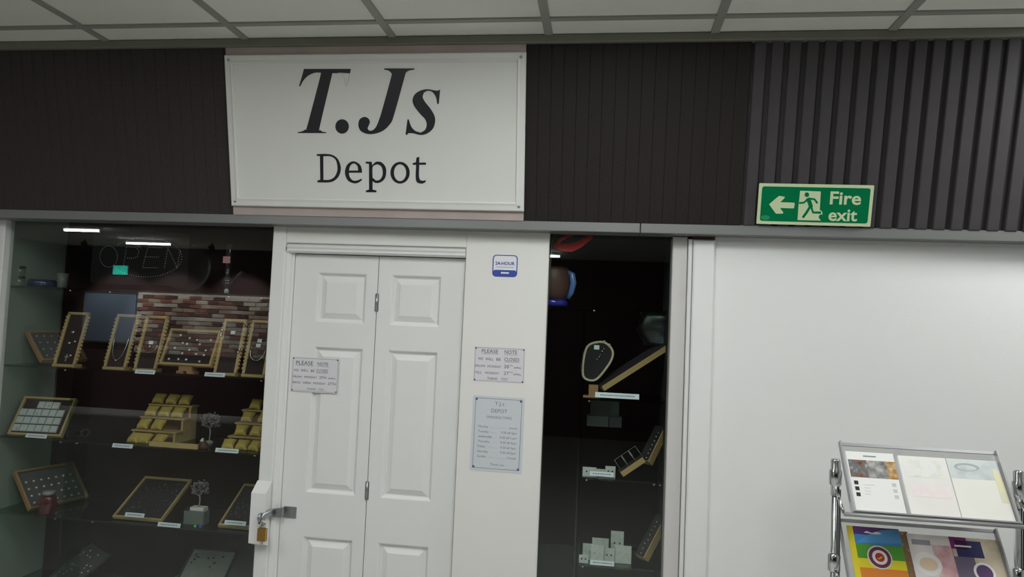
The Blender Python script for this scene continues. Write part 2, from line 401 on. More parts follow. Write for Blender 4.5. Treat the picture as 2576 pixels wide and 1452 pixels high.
# block and padlock
st(put('trim_8', MB().add([(-1.399, y, z) for y, z in ((-.004, .765), (-.052, .785), (-.052, .985), (-.004, 1.025))] + [(-1.336, y, z) for y, z in ((-.004, .765), (-.052, .785), (-.052, .985), (-.004, 1.025))],
   [(3, 2, 1, 0), (4, 5, 6, 7), (0, 1, 5, 4), (1, 2, 6, 5), (2, 3, 7, 6), (3, 0, 4, 7)]).mesh('trim_8', WHITE)), 'white chamfered wood block on the door post')
hs = MB().bev(-1.290, -1.236, DY - .004, DY, .876, .922, .001).box(-1.318, -1.286, -.010, -.007, .884, .918)
hs.add([(-1.290, DY - .004, .884), (-1.290, DY - .004, .918), (-1.318, -.010, .918), (-1.318, -.010, .884), (-1.286, DY, .884), (-1.286, DY, .918), (-1.314, -.007, .918), (-1.314, -.007, .884)], [(0, 1, 2, 3), (4, 7, 6, 5), (1, 5, 6, 2), (0, 3, 7, 4)])
hs.tube([(-1.318, -.009, .901), (-1.330, -.030, .903), (-1.338, -.050, .897), (-1.342, -.058, .880), (-1.341, -.056, .862)], .012, 10, rs=[.016, .017, .015, .012, .008], flat=.5)
hs.to('hasp', STEEL, dr, world=True)
MB().tube([(-1.351, -.053, .905), (-1.351, -.066, .905), (-1.351, -.072, .893), (-1.351, -.066, .872), (-1.351, -.053, .872)], .005, 8).to('staple', STEEL, dr, world=True)
pl = thing('padlock', 'small brass padlock hanging from the door hasp', 'padlock', T(-1.334, -.068, .803))
b = MB()
for z in (0, .0085, .017, .0255, .034, .0425): b.bev(-.0175, .0175, -.009, .009, z, z + .0075, .0012)
b.box(-.0165, .0165, -.0078, .0085, .001, .049).to('body', BRASS, pl)
MB().tube([(-.010, 0, .048), (-.010, 0, .066), (-.006, 0, .076), (0, 0, .079), (.006, 0, .076), (.010, 0, .066), (.010, 0, .048)], .0033, 8).to('shackle', CHROME, pl)

# ------------------------------------------------------------------ windows
w1 = st(put('window_1', None, None, T(-2.03, GLASS_Y, 0)), 'wide shop display window left of the door')
MB().box(-2.66, -1.397, GLASS_Y, GLASS_Y + .006, 0, 2.085).to('glass_pane', GLASSM, w1, world=True)
MB().bev(-2.70, -2.655, .0, .05, 0, 2.085, .003).to('window_frame', WHITE, w1, world=True)
w2 = st(put('window_2', None, None, T(0, GLASS_Y, 0)), 'narrow shop display window right of the door')
MB().box(-.24, .244, GLASS_Y, GLASS_Y + .006, 0, 2.085).to('glass_pane', GLASSM, w2, world=True)
MB().box(-.2415, -.237, -.001, .03, 0, 2.085).to('window_bead', COLUMN, w2, world=True)
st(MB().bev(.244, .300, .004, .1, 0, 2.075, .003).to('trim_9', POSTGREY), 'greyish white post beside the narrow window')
st(MB().bev(.302, .318, -.010, .09, 0, 2.066, .004).to('trim_10', WHITE), 'thin white bead on the post')
st(MB().bev(.320, .402, -.016, .09, 0, 2.064, .006).to('trim_11', WALLW), 'flat white board at the edge of the wall')
st(MB().box(.318, .40, -.003, .09, 2.06, 2.085).to('trim_12', mat('bare_wood_gap', (.10, .06, .04), .8)), 'bare wood in the gap above the white board')
# ================================================================== SHOP SIGN
sg = thing('shop_sign', 'large framed white shop sign lettered T.Js Depot', 'sign', FM)
OFF = .030
c = [onF(*p, OFF) for p in ((566, 139), (1324, 130), (1317, 530), (578, 520))]
sx0 = (c[0][0] + c[3][0]) / 2; sx1 = (c[1][0] + c[2][0]) / 2; sy0 = (c[2][1] + c[3][1]) / 2; sy1 = (c[0][1] + c[1][1]) / 2
MB().box(sx0 + .004, sx1 - .004, sy0 + .004, sy1 - .004, .014, OFF - .006).to('panel', SIGNW, sg)
fw = .034; m = MB()
def framebar(m, A, B, An, Bn, z0=.014, zt=OFF):
    pr = [(0, z0), (0, zt - .004), (.12, zt - .001), (.62, zt), (.86, zt + .003), (1, zt - .004), (1, z0)]
    vs = []
    for t, z in pr:
        vs.append((A[0] + (An[0] - A[0]) * t, A[1] + (An[1] - A[1]) * t, z)); vs.append((B[0] + (Bn[0] - B[0]) * t, B[1] + (Bn[1] - B[1]) * t, z))
    m.add(vs, [(2 * i, 2 * i + 1, 2 * i + 3, 2 * i + 2) for i in range(len(pr) - 1)])
oc = [(sx0, sy0), (sx1, sy0), (sx1, sy1), (sx0, sy1)]; ic = [(sx0 + fw, sy0 + fw), (sx1 - fw, sy0 + fw), (sx1 - fw, sy1 - fw), (sx0 + fw, sy1 - fw)]
for i in range(4): framebar(m, oc[i], oc[(i + 1) % 4], ic[i], ic[(i + 1) % 4])
m.to('sign_frame', SIGNW, sg)
for (cx, cy) in ((.019, .019), (-.019, .019), (.019, -.019), (-.019, -.019)):
    X = sx0 + cx if cx > 0 else sx1 + cx; Y = sy0 + cy if cy > 0 else sy1 + cy
    MB().lathe([(.0055, 0), (.0055, .002), (.003, .0035)], 12, (X, Y, OFF)).to('screw', STEEL, sg)
K3 = 800 / 2525.
def sgl(pts): return [onF(550 + a * K3, 100 + b_ * K3, OFF - .006) for a, b_ in pts]
LET = [
 ('letter', [[(678, 232), (1050, 232), (1036, 300), (1018, 368), (1006, 366), (1005, 325), (985, 285), (950, 263), (905, 257), (895, 300), (803, 690), (806, 715), (825, 730), (856, 735), (854, 741), (628, 741), (630, 734), (662, 728), (690, 712), (705, 685), (806, 300), (812, 262), (765, 262), (712, 285), (672, 325), (648, 369), (639, 368), (660, 300)]]),
 ('full_stop', [ell(981, 689, 53, 57, 26)]),
 ('letter', [[(1315, 228), (1556, 228), (1552, 238), (1512, 245), (1488, 262), (1478, 290), (1392, 600), (1362, 668), (1312, 718), (1250, 744), (1190, 749), (1140, 732), (1114, 700), (1111, 660), (1125, 628), (1160, 613), (1190, 627), (1201, 655), (1190, 684), (1182, 705), (1195, 722), (1222, 720), (1252, 690), (1280, 620), (1300, 555), (1370, 300), (1374, 268), (1352, 247), (1318, 238)]]),
 ('letter', [[(1759, 395), (1740, 405), (1700, 400), (1660, 393), (1608, 402), (1560, 432), (1540, 480), (1555, 530), (1600, 588), (1640, 632), (1653, 675), (1640, 715), (1605, 738), (1562, 724), (1530, 690), (1509, 632), (1500, 634), (1485, 754), (1496, 755), (1510, 742), (1550, 744), (1602, 756), (1652, 746), (1700, 708), (1719, 650), (1712, 600), (1680, 545), (1640, 495), (1620, 455), (1630, 420), (1662, 405), (1697, 416), (1725, 455), (1737, 511), (1748, 508)]]),
 ('letter', [[(780, 909), (850, 907), (902, 915), (945, 945), (968, 1000), (968, 1045), (950, 1090), (915, 1121), (870, 1133), (785, 1132), (785, 1119), (808, 1111), (806, 925), (780, 921)], [(831, 925), (832, 1113), (880, 1112), (920, 1090), (942, 1045), (943, 1000), (929, 952), (890, 926)]]),
 ('letter', [[(1138, 1056), (1034, 1056), (1041, 1090), (1066, 1117), (1100, 1118), (1134, 1104), (1138, 1115), (1105, 1137), (1070, 1139), (1030, 1120), (1008, 1080), (1005, 1040), (1020, 995), (1055, 968), (1090, 970), (1124, 995), (1137, 1032)], [(1035, 1039), (1109, 1039), (1104, 1005), (1086, 986), (1062, 985), (1043, 1006)]]),
 ('letter', [[(1168, 969), (1215, 969), (1220, 997), (1250, 970), (1290, 972), (1322, 1005), (1331, 1050), (1320, 1100), (1290, 1130), (1250, 1138), (1222, 1122), (1222, 1190), (1253, 1198), (1253, 1211), (1170, 1211), (1170, 1198), (1195, 1190), (1195, 986), (1168, 982)], [(1222, 1015), (1222, 1095), (1250, 1119), (1280, 1112), (1301, 1080), (1303, 1040), (1292, 1007), (1265, 990), (1240, 996)]]),
 ('letter', [ell(1441, 1056, 76, 86, 28), ell(1441, 1056, 49, 67, 28)]),
 ('letter', [[(1572, 936), (1593, 930), (1593, 976), (1646, 976), (1646, 993), (1593, 993), (1591, 1085), (1602, 1117), (1630, 1120), (1644, 1114), (1644, 1130), (1615, 1143), (1580, 1136), (1566, 1105), (1568, 993), (1541, 993), (1541, 980), (1566, 974)]]),
]
for nm, loops in LET:
    put(nm, flatmesh(nm, [smooth(sgl(l)) for l in loops], .0012, INK), sg, T(0, 0, OFF - .006))

# ================================================================== FIRE EXIT SIGN
fo = .026
c = [onF(*p, fo) for p in ((1910, 460), (2197, 467), (2192, 572), (1903, 562))]
cx = sum(p[0] for p in c) / 4; cy = sum(p[1] for p in c) / 4; hw, hh = .2, .075
rot = math.atan2(c[1][1] - c[0][1], c[1][0] - c[0][0]) * .5
FX = FM @ T(cx, cy, fo) @ RZ(rot); FXI = FX.inverted(); FXN = FX.to_3x3() @ Vector((0, 0, 1)); FXO = FX.translation
fs_ = thing('fire_exit_sign', 'green and cream fire exit sign with arrow and running figure', 'sign', FX)
hw = (c[1][0] - c[0][0] + c[2][0] - c[3][0]) / 4; hh = (c[0][1] - c[3][1] + c[1][1] - c[2][1]) / 4
put('plate', flatmesh('plate', [rrect(-hw, hw, -hh, hh, .004)], .003, CREAMG), fs_, T(0, 0, -.003))
K1 = 400 / 2576.
def fxl(pts):
    out = []
    for a, b_ in pts:
        d = ray(1850 + a * K1, 420 + b_ * K1); t = (FXO - CAM).dot(FXN) / d.dot(FXN); p = FXI @ (CAM + d * t); out.append((p.x, p.y))
    return out
put('green_field', flatmesh('green_field', [rrect(-hw + .0115, hw - .0115, -hh + .0115, hh - .0115, .008)], .0006, GREENS), fs_)
put('arrow', flatmesh('arrow', [smooth(fxl([(545, 605), (690, 482), (725, 472), (800, 485), (790, 508), (728, 572), (938, 580), (957, 600), (950, 658), (930, 672), (722, 665), (776, 738), (765, 757), (668, 758), (640, 738)]))], .0006, CREAMG), fs_, T(0, 0, .0005))
put('doorway', flatmesh('doorway', [fxl([(1048, 386), (1382, 398), (1366, 700), (1400, 715), (1412, 768), (1362, 776), (1345, 818), (1385, 870), (1005, 862), (1020, 640)])], .0006, CREAMG), fs_, T(0, 0, .0005))
MAN = [ell(1156, 450, 36, 38, 18), stroke([(1172, 505), (1200, 575), (1225, 655)], 66), stroke([(1190, 512), (1105, 580), (1030, 586)], 30), stroke([(1180, 512), (1280, 524), (1328, 590)], 32), stroke([(1212, 640), (1150, 740), (1090, 822)], 40), stroke([(1225, 640), (1256, 738), (1385, 740)], 36)]
m = MB()
for i, lp in enumerate(MAN):
    me = flatmesh('t', [fxl(lp)], .0006, GREENS); m.add([v.co + Vector((0, 0, i * 1e-5)) for v in me.vertices], [tuple(p.vertices) for p in me.polygons]); bpy.data.meshes.remove(me)
m.to('running_figure', GREENS, fs_, T(0, 0, .001))
put('oval_mark', flatmesh('oval_mark', [fxl(ell(484, 820, 74, 38, 22))], .0004, mat('pale_green_mark', (.02, .26, .12), .4)), fs_, T(0, 0, .0004))
for s, a, b_, base, cap in (('Fire', 1525, 2030, 605, 395), ('exit', 1500, 1965, 872, 672)):
    p = fxl([(a, base), (b_, base + (b_ - a) * .02), (a, cap)])
    put('lettering', textmesh(s, CREAMG, w=p[1][0] - p[0][0], h=(p[2][1] - p[0][1]) * .97, bold=.022, th=.0007), fs_, T(p[0][0], p[0][1] + .001, 0) @ RZ(math.atan2(p[1][1] - p[0][1], p[1][0] - p[0][0])))

# ================================================================== NOTICES
def tx(par, s, x, y, m, w=None, h=None, align='C', bold=0, rz=0): return put('lettering', textmesh(s, m, w, h, align=align, bold=bold), par, T(x, y, .0007) @ RZ(rz))
def rule(par, x0, x1, y, m, t=.0009): return MB().box(x0, x1, y, y + t, .0006, .0010).to('underline', m, par)
# 24-hour sticker
sk = thing('window_sticker', 'small blue and white 24-HOUR sticker on the cream panel', 'sticker', wallframe(-.411, -.0002, 1.940))
NAVY = mat('sticker_blue', (.045, .075, .36), .35); STW = mat('sticker_white', (.80, .80, .82), .35)
put('backing', flatmesh('backing', [rrect(-.0525, .0525, -.046, .046, .016)], .0003, STW), sk)
put('border', flatmesh('border', [rrect(-.0505, .0505, -.044, .044, .015), rrect(-.0465, .0465, -.0405, .0405, .012)], .0003, NAVY), sk, T(0, 0, .0002))
put('blue_band', flatmesh('blue_band', [rrect(-.049, .049, -.0425, -.0165, .012)], .0003, NAVY), sk, T(0, 0, .0003))
tx(sk, '24-HOUR', 0, .004, NAVY, .078, .0125, bold=.02)
MB().box(-.036, .036, -.0065, -.004, .0004, .0007).to('small_print', mat('pale_blue_print', (.35, .38, .52), .5), sk)
MB().box(-.015, .017, -.031, -.0245, .0006, .0009).to('white_mark', STW, sk)
# hand-lettered notes
def note(label, M, lines, w=.202, h=.138):
    t = thing('paper_note', label, 'notice', M)
    put('sheet', flatmesh('sheet', [rrect(-w / 2, w / 2, -h / 2, h / 2, .001)], .0005, PAPER), t)
    m = MB(); e = .0035; k = .0011
    m.box(-w / 2 + e, w / 2 - e, h / 2 - e - k, h / 2 - e, .0005, .0008).box(-w / 2 + e, w / 2 - e, -h / 2 + e, -h / 2 + e + k, .0005, .0008)
    m.box(-w / 2 + e, -w / 2 + e + k, -h / 2 + e, h / 2 - e, .0005, .0008).box(w / 2 - e - k, w / 2 - e, -h / 2 + e, h / 2 - e, .0005, .0008)
    m.to('drawn_border', mat('mauve_pen', (.22, .16, .19), .6), t)
    for sx in (-1, 1):
        for sy in (-1, 1): MB().ball((sx * (w / 2 - .006), sy * (h / 2 - .006), .001), .0035, 8, 4, (1, 1, .5)).to('pin', mat('dull_red_pin', (.16, .06, .06), .4), t)
    for y, words in lines:
        for s, x0, x1, ch, ul in words:
            tx(t, s, x0, y, PENINK, x1 - x0, ch, 'L')
            if ul: rule(t, x0 - .001, x1 + .001, y - .004, PENINK)
    return t
def ln(words, y): return (y, words)
note('handwritten closed notice with two-line dates pinned on the cream panel', wallframe(-.4175, -.0003, 1.5455), [
 ln([('PLEASE', -.072, -.006, .015, 1), ('NOTE', .020, .070, .015, 1)], .045),
 ln([('WE', -.086, -.066, .011, 0), ('WILL', -.056, -.024, .010, 0), ('BE', -.012, .006, .011, 0), ('CLOSED', .020, .080, .014, 1)], .016),
 ln([('FROM', -.096, -.058, .009, 0), ('MONDAY', -.046, .008, .009, 0), ('20', .020, .040, .013, 0), ('APRIL', .058, .090, .007, 0)], -.012), (-.004, [('TH', .042, .054, .006, 0)]),
 ln([('TILL', -.096, -.068, .009, 0), ('MONDAY', -.054, .002, .009, 0), ('27', .020, .040, .013, 0), ('APRIL', .058, .090, .007, 0)], -.038), (-.030, [('TH', .042, .054, .006, 0)]),
 ln([('THANK', -.046, -.004, .010, 0), ('YOU', .010, .036, .010, 0)], -.060)], .204, .138)
note('handwritten closed notice saying back open, pinned on the folding door', wallframe(-1.190, DY - .002, 1.4645), [
 ln([('PLEASE', -.084, -.010, .016, 1), ('NOTE', .010, .056, .014, 1)], .040),
 ln([('WE', -.092, -.072, .009, 0), ('WILL', -.062, -.030, .010, 0), ('BE', -.018, -.002, .010, 0), ('CLOSED', .006, .056, .013, 1)], .012),
 ln([('FROM', -.094, -.058, .008, 0), ('MONDAY', -.044, .010, .009, 0), ('20TH', .020, .050, .011, 0), ('APRIL', .058, .092, .007, 0)], -.014),
 ln([('BACK', -.094, -.060, .009, 0), ('OPEN', -.050, -.016, .009, 0), ('MONDAY', -.004, .048, .009, 0), ('27TH', .058, .093, .011, 0)], -.038),
 ln([('THANK', -.032, .008, .008, 0), ('YOU', .018, .042, .008, 0)], -.062)], .203, .143)
ot = thing('opening_times_notice', 'laminated opening times sheet headed T.J.s DEPOT on the cream panel', 'notice', wallframe(-.4135, -.0003, 1.274) @ RZ(-.006))
put('sheet', flatmesh('sheet', [rrect(-.1035, .1035, -.148, .146, .004)], .0006, PAPERB), ot)
BLUEL = mat('blue_grey_rule', (.10, .13, .24), .5)
m = MB()
for a in ((-.093, .093, .136, .1375), (-.093, .093, -.1375, -.136), (-.093, -.0915, -.1375, .1375), (.0915, .093, -.1375, .1375)): m.box(a[0], a[1], a[2], a[3], .0006, .0008)
for sx in (-1, 1):
    for sy in (-1, 1): m.ball((sx * .089, sy * .133, .0005), .0055, 8, 4, (1, 1, .3))
m.to('printed_border', BLUEL, ot)
tx(ot, 'T.J.s', .004, .112, GREYINK, .038, .014); tx(ot, 'DEPOT', .004, .083, GREYINK, .064, .0145); tx(ot, 'OPENING TIMES', .004, .060, GREYINK, .102, .009)
for i, (d_, h_) in enumerate((('Monday', 'closed'), ('Tuesday', '9.30 till 5pm'), ('wednesday', '9.30 till 5 pm'), ('Thursday', '9.30 till 5pm'), ('Friday', '9.30 till 5pm'), ('Saturday', '9.30 till 5pm'), ('Sunday', 'Closed'))):
    y = .022 - i * .0195
    tx(ot, d_, -.076, y, GREYINK, None, .0088, 'L'); tx(ot, h_, .077, y, GREYINK, None, .0088, 'R')
    a = -.072 + .0068 * len(d_) ; b_ = .070 - .0055 * len(h_); m = MB(); q = a
    while q < b_: m.box(q, q + .0014, y, y + .0014, .0006, .0008); q += .0042
    m.to('dotted_line', GREYINK, ot)
tx(ot, 'Thank you', .006, -.124, GREYINK, .056, .0088)

# ================================================================== LEAFLET RACK (stands on the hall floor in front of the white wall)
RY0, RY1 = -.505, -.375            # front foot and top of the sloping trays
RXL, RXR = .752, 1.212
rk = thing('leaflet_rack', 'free-standing chrome leaflet rack with sloping clear trays by the white wall', 'rack', T(.98, -.44, 0))
def radd(mb, name, m): return mb.to(name, m, rk, world=True)
for X, lean in ((.722, .0), (1.247, .0)):
    zt = 1.318
    po = MB().tube([(X, -.44, .03), (X, -.44, zt - .05)], .0115, 14).to('post', CHROME, rk, world=True)
    MB().lathe([(.0135, 0), (.0135, .03), (.019, .034), (.019, .075), (.0145, .082), (.0145, .108), (.0125, .112)], 16, (X, -.44, zt - .10)).to('post_finial', CHROME, po, world=True)
    for z in (.985, .745, .505): MB().lathe([(.014, 0), (.019, .004), (.019, .05), (.014, .058)], 16, (X, -.44, z)).to('post_collar', CHROME, po, world=True)
    MB().tube([(X + .010, -.452, .1), (X + .010, -.452, zt - .08)], .0035, 8).to('guide_rod', mat('black_rubber', (.015, .015, .016), .5), po, world=True)
    MB().bev(X - .02, X + .02, -.62, -.24, 0, .028, .002).to('foot', STEEL, po, world=True)
RS = [(1.184, 1.372), (.944, 1.132), (.704, .892), (.464, .652)]
FRAMEM = mat('grey_tray_edge', (.36, .36, .37), .35, .3)
for z0, z1 in RS:
    a = Vector((0, RY0, z0)); d = Vector((0, RY1 - RY0, z1 - z0)); L = d.length; d.normalize()
    M = frame((RXL, RY0, z0), (1, 0, 0), d); W = RXR - RXL
    t = MB().box(0, W, 0, L, -.003, 0).to('tray_back', ACRYL, rk, M, True)
    MB().box(0, W, L - .010, L, -.001, .003).to('tray_top_edge', FRAMEM, t, M, True)
    MB().box(-.003, .002, -.004, L, -.003, .016).to('tray_side', FRAMEM, t, M, True)
    MB().box(W - .002, W + .003, -.004, L, -.003, .016).to('tray_side', FRAMEM, t, M, True)
    MB().box(0, W, -.004, 0, -.003, .022).to('tray_lip', FRAMEM, t, M, True)
    MB().tube([(RXL - .03, RY0 - .020, z0 - .002), (RXR + .06, RY0 - .020, z0 - .002)], .006, 10).to('tray_rail', FRAMEM, rk, world=True)
    for X in (.722, 1.247): MB().tube([(X, -.44, z0 + .06), (X, RY0 - .020, z0 - .002)], .005, 8).to('tray_arm', CHROME, rk, world=True)
def leaflet(label, z0, z1, x, w, h, m, off=.0012, tilt=0):
    d = Vector((0, RY1 - RY0, z1 - z0)).normalized()
    M = frame((x, RY0, z0), (1, 0, 0), d) @ T(w / 2, .001, off) @ RZ(tilt)
    t = thing('leaflet', label, 'leaflet', M, 'leaflets in the rack')
    return MB().box(-w / 2, w / 2, 0, h, 0, .0025).to('pages', m, t)
LW = mat('glossy_white_print', (.86, .85, .83), .22, coat=.3)
def patch(t, name, x0, x1, y0, y1, m, z=.0027): return MB().box(x0, x1, y0, y1, z - .0004, z + .0002).to(name, m, t)
def noisemat(name, cols, scale=25, rough=.3):
    if name in MATS: return MATS[name]
    m = bpy.data.materials.new(name); m.use_nodes = True; nt = m.node_tree; b = nt.nodes['Principled BSDF']; b.inputs['Roughness'].default_value = rough
    tc = nt.nodes.new('ShaderNodeTexCoord'); nz = nt.nodes.new('ShaderNodeTexNoise'); nz.inputs['Scale'].default_value = scale; nz.inputs['Detail'].default_value = 3
    cr = nt.nodes.new('ShaderNodeValToRGB'); e = cr.color_ramp.elements
    while len(e) < len(cols): e.new(.5)
    for i, c_ in enumerate(cols): e[i].position = .30 + .4 * i / (len(cols) - 1); e[i].color = (*c_, 1)
    nt.links.new(tc.outputs['Object'], nz.inputs[0]); nt.links.new(nz.outputs['Fac'], cr.inputs[0]); nt.links.new(cr.outputs[0], b.inputs['Base Color'])
    MATS[name] = m; return m
# top tray
t = leaflet('white leaflet with a band of photographs and small black squares', *RS[0], RXL + .012, .142, .198, LW)
PHO = noisemat('photo_market', [(.03, .035, .05), (.22, .10, .06), (.12, .16, .18), (.5, .42, .3)], 45)
PHO2 = noisemat('photo_grey', [(.10, .10, .11), (.28, .27, .26), (.55, .54, .52)], 40)
PHO3 = noisemat('photo_amber', [(.10, .04, .02), (.45, .22, .04), (.6, .5, .35)], 50)
patch(t, 'photo', -.068, -.014, .112, .170, PHO); patch(t, 'photo', -.014, .044, .112, .170, PHO2); patch(t, 'photo', .044, .071, .112, .170, PHO3)
patch(t, 'heading', -.02, .018, .182, .186, GREYINK)
for i in range(3):
    patch(t, 'black_square', -.062, -.050, .088 - i * .019, .100 - i * .019, INK); patch(t, 'grey_mark', .048, .060, .088 - i * .019, .099 - i * .019, mat('faint_grey_print', (.55, .55, .55), .5))
for i in range(4): patch(t, 'printed_line', -.036, -.036 + (.032, .020, .018, .016)[i], .088 - i * .010, .0895 - i * .010, mat('faint_grey_print', (.55, .55, .55), .5))
t = leaflet('washed-out cream leaflet beside the photo leaflet', *RS[0], RXL + .168, .138, .194, mat('cream_gloss_print', (.86, .83, .80), .2, var=.05, vscale=14, coat=.4))
patch(t, 'faint_picture', -.06, .05, .125, .182, noisemat('pale_picture', [(.62, .68, .62), (.80, .80, .72), (.75, .75, .85)], 18)); patch(t, 'faint_picture', -.05, .06, .062, .10, noisemat('pale_pink_picture', [(.86, .82, .80), (.84, .74, .74), (.86, .80, .70)], 16))
t = leaflet('pale leaflet with a faint grey oval badge', *RS[0], RXL + .309, .146, .194, mat('ivory_gloss_print', (.86, .84, .78), .2, var=.05, vscale=12, coat=.4), .0016)
patch(t, 'faint_picture', -.072, .072, .130, .193, noisemat('pale_grey_picture', [(.45, .50, .48), (.62, .66, .66), (.66, .70, .62)], 14))
put('oval_badge', flatmesh('oval_badge', [ell(-.02, .168, .036, .013), ell(-.02, .166, .028, .009)], .0004, mat('grey_badge', (.36, .40, .40), .4)), t, T(0, 0, .0029))
patch(t, 'yellow_strip', .052, .071, .060, .165, noisemat('pale_yellow_strip', [(.66, .68, .60), (.78, .72, .40), (.7, .72, .6)], 20), .003)
# second tray
t = leaflet('yellow-edged rainbow leaflet with a ringed round badge', *RS[1], RXL + .020, .155, .205, mat('yellow_print', (.75, .62, .03), .3), .0034)
for nm, y0, y1, c_ in (('purple_band', .180, .2045, (.10, .03, .16)), ('blue_band', .150, .180, (.05, .22, .50)), ('green_band', .106, .150, (.08, .32, .03)), ('yellow_band', .078, .106, (.72, .62, .02)), ('orange_band', .0005, .078, (.68, .22, .03))):
    patch(t, nm, -.060, .077, y0, y1, mat(nm, c_, .3))
put('blue_wave', flatmesh('blue_wave', [smooth([(-.060, .152), (-.02, .178), (.02, .196), (.077, .203), (.077, .160), (.02, .156)])], .0004, mat('sky_blue_print', (.08, .30, .60), .3)), t, T(0, 0, .0028))
for nm, r_, c_, z in (('badge_rim', .036, (.70, .66, .72), .0030), ('badge_ring', .032, (.14, .03, .05), .0032), ('badge_white', .022, (.80, .74, .76), .0034), ('badge_centre', .0135, (.42, .03, .03), .0036)):
    put(nm, flatmesh(nm, [ell(.004, .112, r_, r_)], .0004, mat(nm, c_, .3)), t, T(0, 0, z))
put('badge_swirl', flatmesh('badge_swirl', [smooth([(-.006, .108), (.002, .105), (.012, .112), (.010, .117), (.002, .111)])], .0004, mat('badge_swirl', (.62, .40, .05), .3)), t, T(0, 0, .0038))
put('white_title', flatmesh('white_title', [smooth([(-.03, .186), (-.02, .192), (-.005, .187), (.01, .191), (.024, .186), (.01, .183), (-.01, .184)])], .0004, LW), t, T(0, 0, .0030))
t = leaflet('brown food leaflet tucked behind the rainbow leaflet', *RS[1], RXL + .150, .05, .200, noisemat('food_print', [(.10, .03, .02), (.28, .12, .06), (.16, .16, .08), (.45, .30, .2)], 40), .0004)
t = leaflet('white and pink leaflet with a pale oval plate', *RS[1], RXL + .196, .125, .195, mat('pinkish_gloss_print', (.82, .76, .75), .22, coat=.3))
patch(t, 'pink_picture', .005, .060, .06, .165, noisemat('pink_picture', [(.55, .25, .30), (.72, .45, .45), (.80, .66, .66)], 18)); patch(t, 'grey_title', -.052, .002, .162, .178, mat('grey_title', (.30, .31, .34), .4))
put('pale_plate', flatmesh('pale_plate', [ell(-.02, .105, .04, .036)], .0004, LW), t, T(0, 0, .003)); put('plate_food', flatmesh('plate_food', [ell(-.018, .104, .026, .020)], .0004, mat('pale_orange_print', (.80, .62, .45), .3)), t, T(0, 0, .0033))
t = leaflet('purple and beige leaflet with a pale ring', *RS[1], RXL + .318, .138, .195, noisemat('beige_print', [(.30, .22, .16), (.62, .52, .38), (.72, .66, .55)], 9))
patch(t, 'magenta_corner', -.069, -.02, .158, .1945, mat('magenta_print', (.22, .02, .16), .3)); patch(t, 'navy_band', -.055, .020, .135, .185, mat('navy_print', (.03, .03, .12), .3)); patch(t, 'mauve_patch', -.069, -.010, .07, .135, mat('mauve_print', (.16, .13, .20), .3), .00265)
patch(t, 'white_title', -.058, -.010, .165, .170, LW, .003)
put('pale_ring', flatmesh('pale_ring', [ell(.008, .092, .03, .03), ell(.008, .092, .023, .023)], .0004, LW), t, T(0, 0, .003)); put('ring_fill', flatmesh('ring_fill', [ell(.008, .092, .023, .023)], .0004, mat('purple_fill', (.12, .06, .16), .3)), t, T(0, 0, .003))

# ================================================================== DISPLAY WINDOWS
SF, SB = .10, .42                 # shelf front and back
ZA, ZB, ZC, ZD, ZE = 1.79, 1.432, 1.112, .775, .42
def X1(px, py, Y): return PX(px, py, Y)[0]
def shelf(label, x0, x1, z, clips, back=SB):
    t = thing('glass_shelf', label, 'shelf', T((x0 + x1) / 2, (SF + back) / 2, z - .008))
    MB().box(x0, x1, SF, back, z - .008, z).to('pane', SHELFG, t, world=True)
    for cxx in clips: MB().lathe([(.004, -.008), (.006, -.004), (.006, 0)], 10, (cxx, SF + .012, z - .008)).to('shelf_clip', CHROME, t, world=True)
    return t
WX0, WX1 = -2.70, -1.401
st(MB().box(-1.401, -1.397, .036, .45, 0, 2.085).box(-1.397, -1.300, .10, .45, 0, 2.085).to('wall_cabinet', DARKRED), 'dark partition behind the door post')
st(MB().box(.246, .262, .1, .45, 0, 2.085).to('wall_cabinet_right', mat('charcoal_board', (.03, .03, .033), .6)), 'dark partition behind the grey post')
shelf('glass shelf under the unlit dotted OPEN sign', WX0, WX1, ZA, [X1(172, 735, SF), X1(272, 738, SF), X1(572, 745, SF), X1(655, 748, SF)])
shelf('glass shelf carrying the row of necklace stands', WX0, WX1, ZB, [X1(160, 925, SF), X1(655, 952, SF)])
shelf('glass shelf carrying the ring tray and mustard cushions', WX0, WX1, ZC, [X1(148, 1110, SF), X1(187, 1135, SF), X1(638, 1152, SF)])
shelf('glass shelf carrying the flat dark trays and a red jar', WX0, WX1, ZD, [X1(135, 1298, SF), X1(228, 1314, SF), X1(628, 1345, SF)])
shelf('lowest glass shelf of the wide display window', WX0, WX1, ZE, [])
shelf('glass shelf carrying the blue and brown pot', -.238, .246, ZA, [X1(1494, 790, SF)])
shelf('glass shelf carrying the oval necklace stand', X1(1462, 1000, SF), .246, ZB - .008, [X1(1482, 1000, SF)])
shelf('glass shelf carrying earring cards and two bamboo racks', X1(1462, 1200, SF), .246, ZC - .004, [X1(1475, 1203, SF), X1(1646, 1211, SF), X1(1662, 1211, SF)])
shelf('glass shelf carrying clustered white jewellery cards', X1(1455, 1420, SF), .246, ZD - .008, [X1(1466, 1415, SF)])
for x, lb in ((X1(1464, 900, SF), 'upright glass end panel of the narrow window shelves'), (X1(163, 1200, SF), 'upright glass divider of the wide window shelves')):
    tp = ZA - .008 if x > -1 else ZB - .008
    t = MB().box(x - .003, x + .003, SF, SF + (.30 if x > -1 else .13), 0, tp).to('glass_divider', SHELFG); tag(t, lb, 'divider')

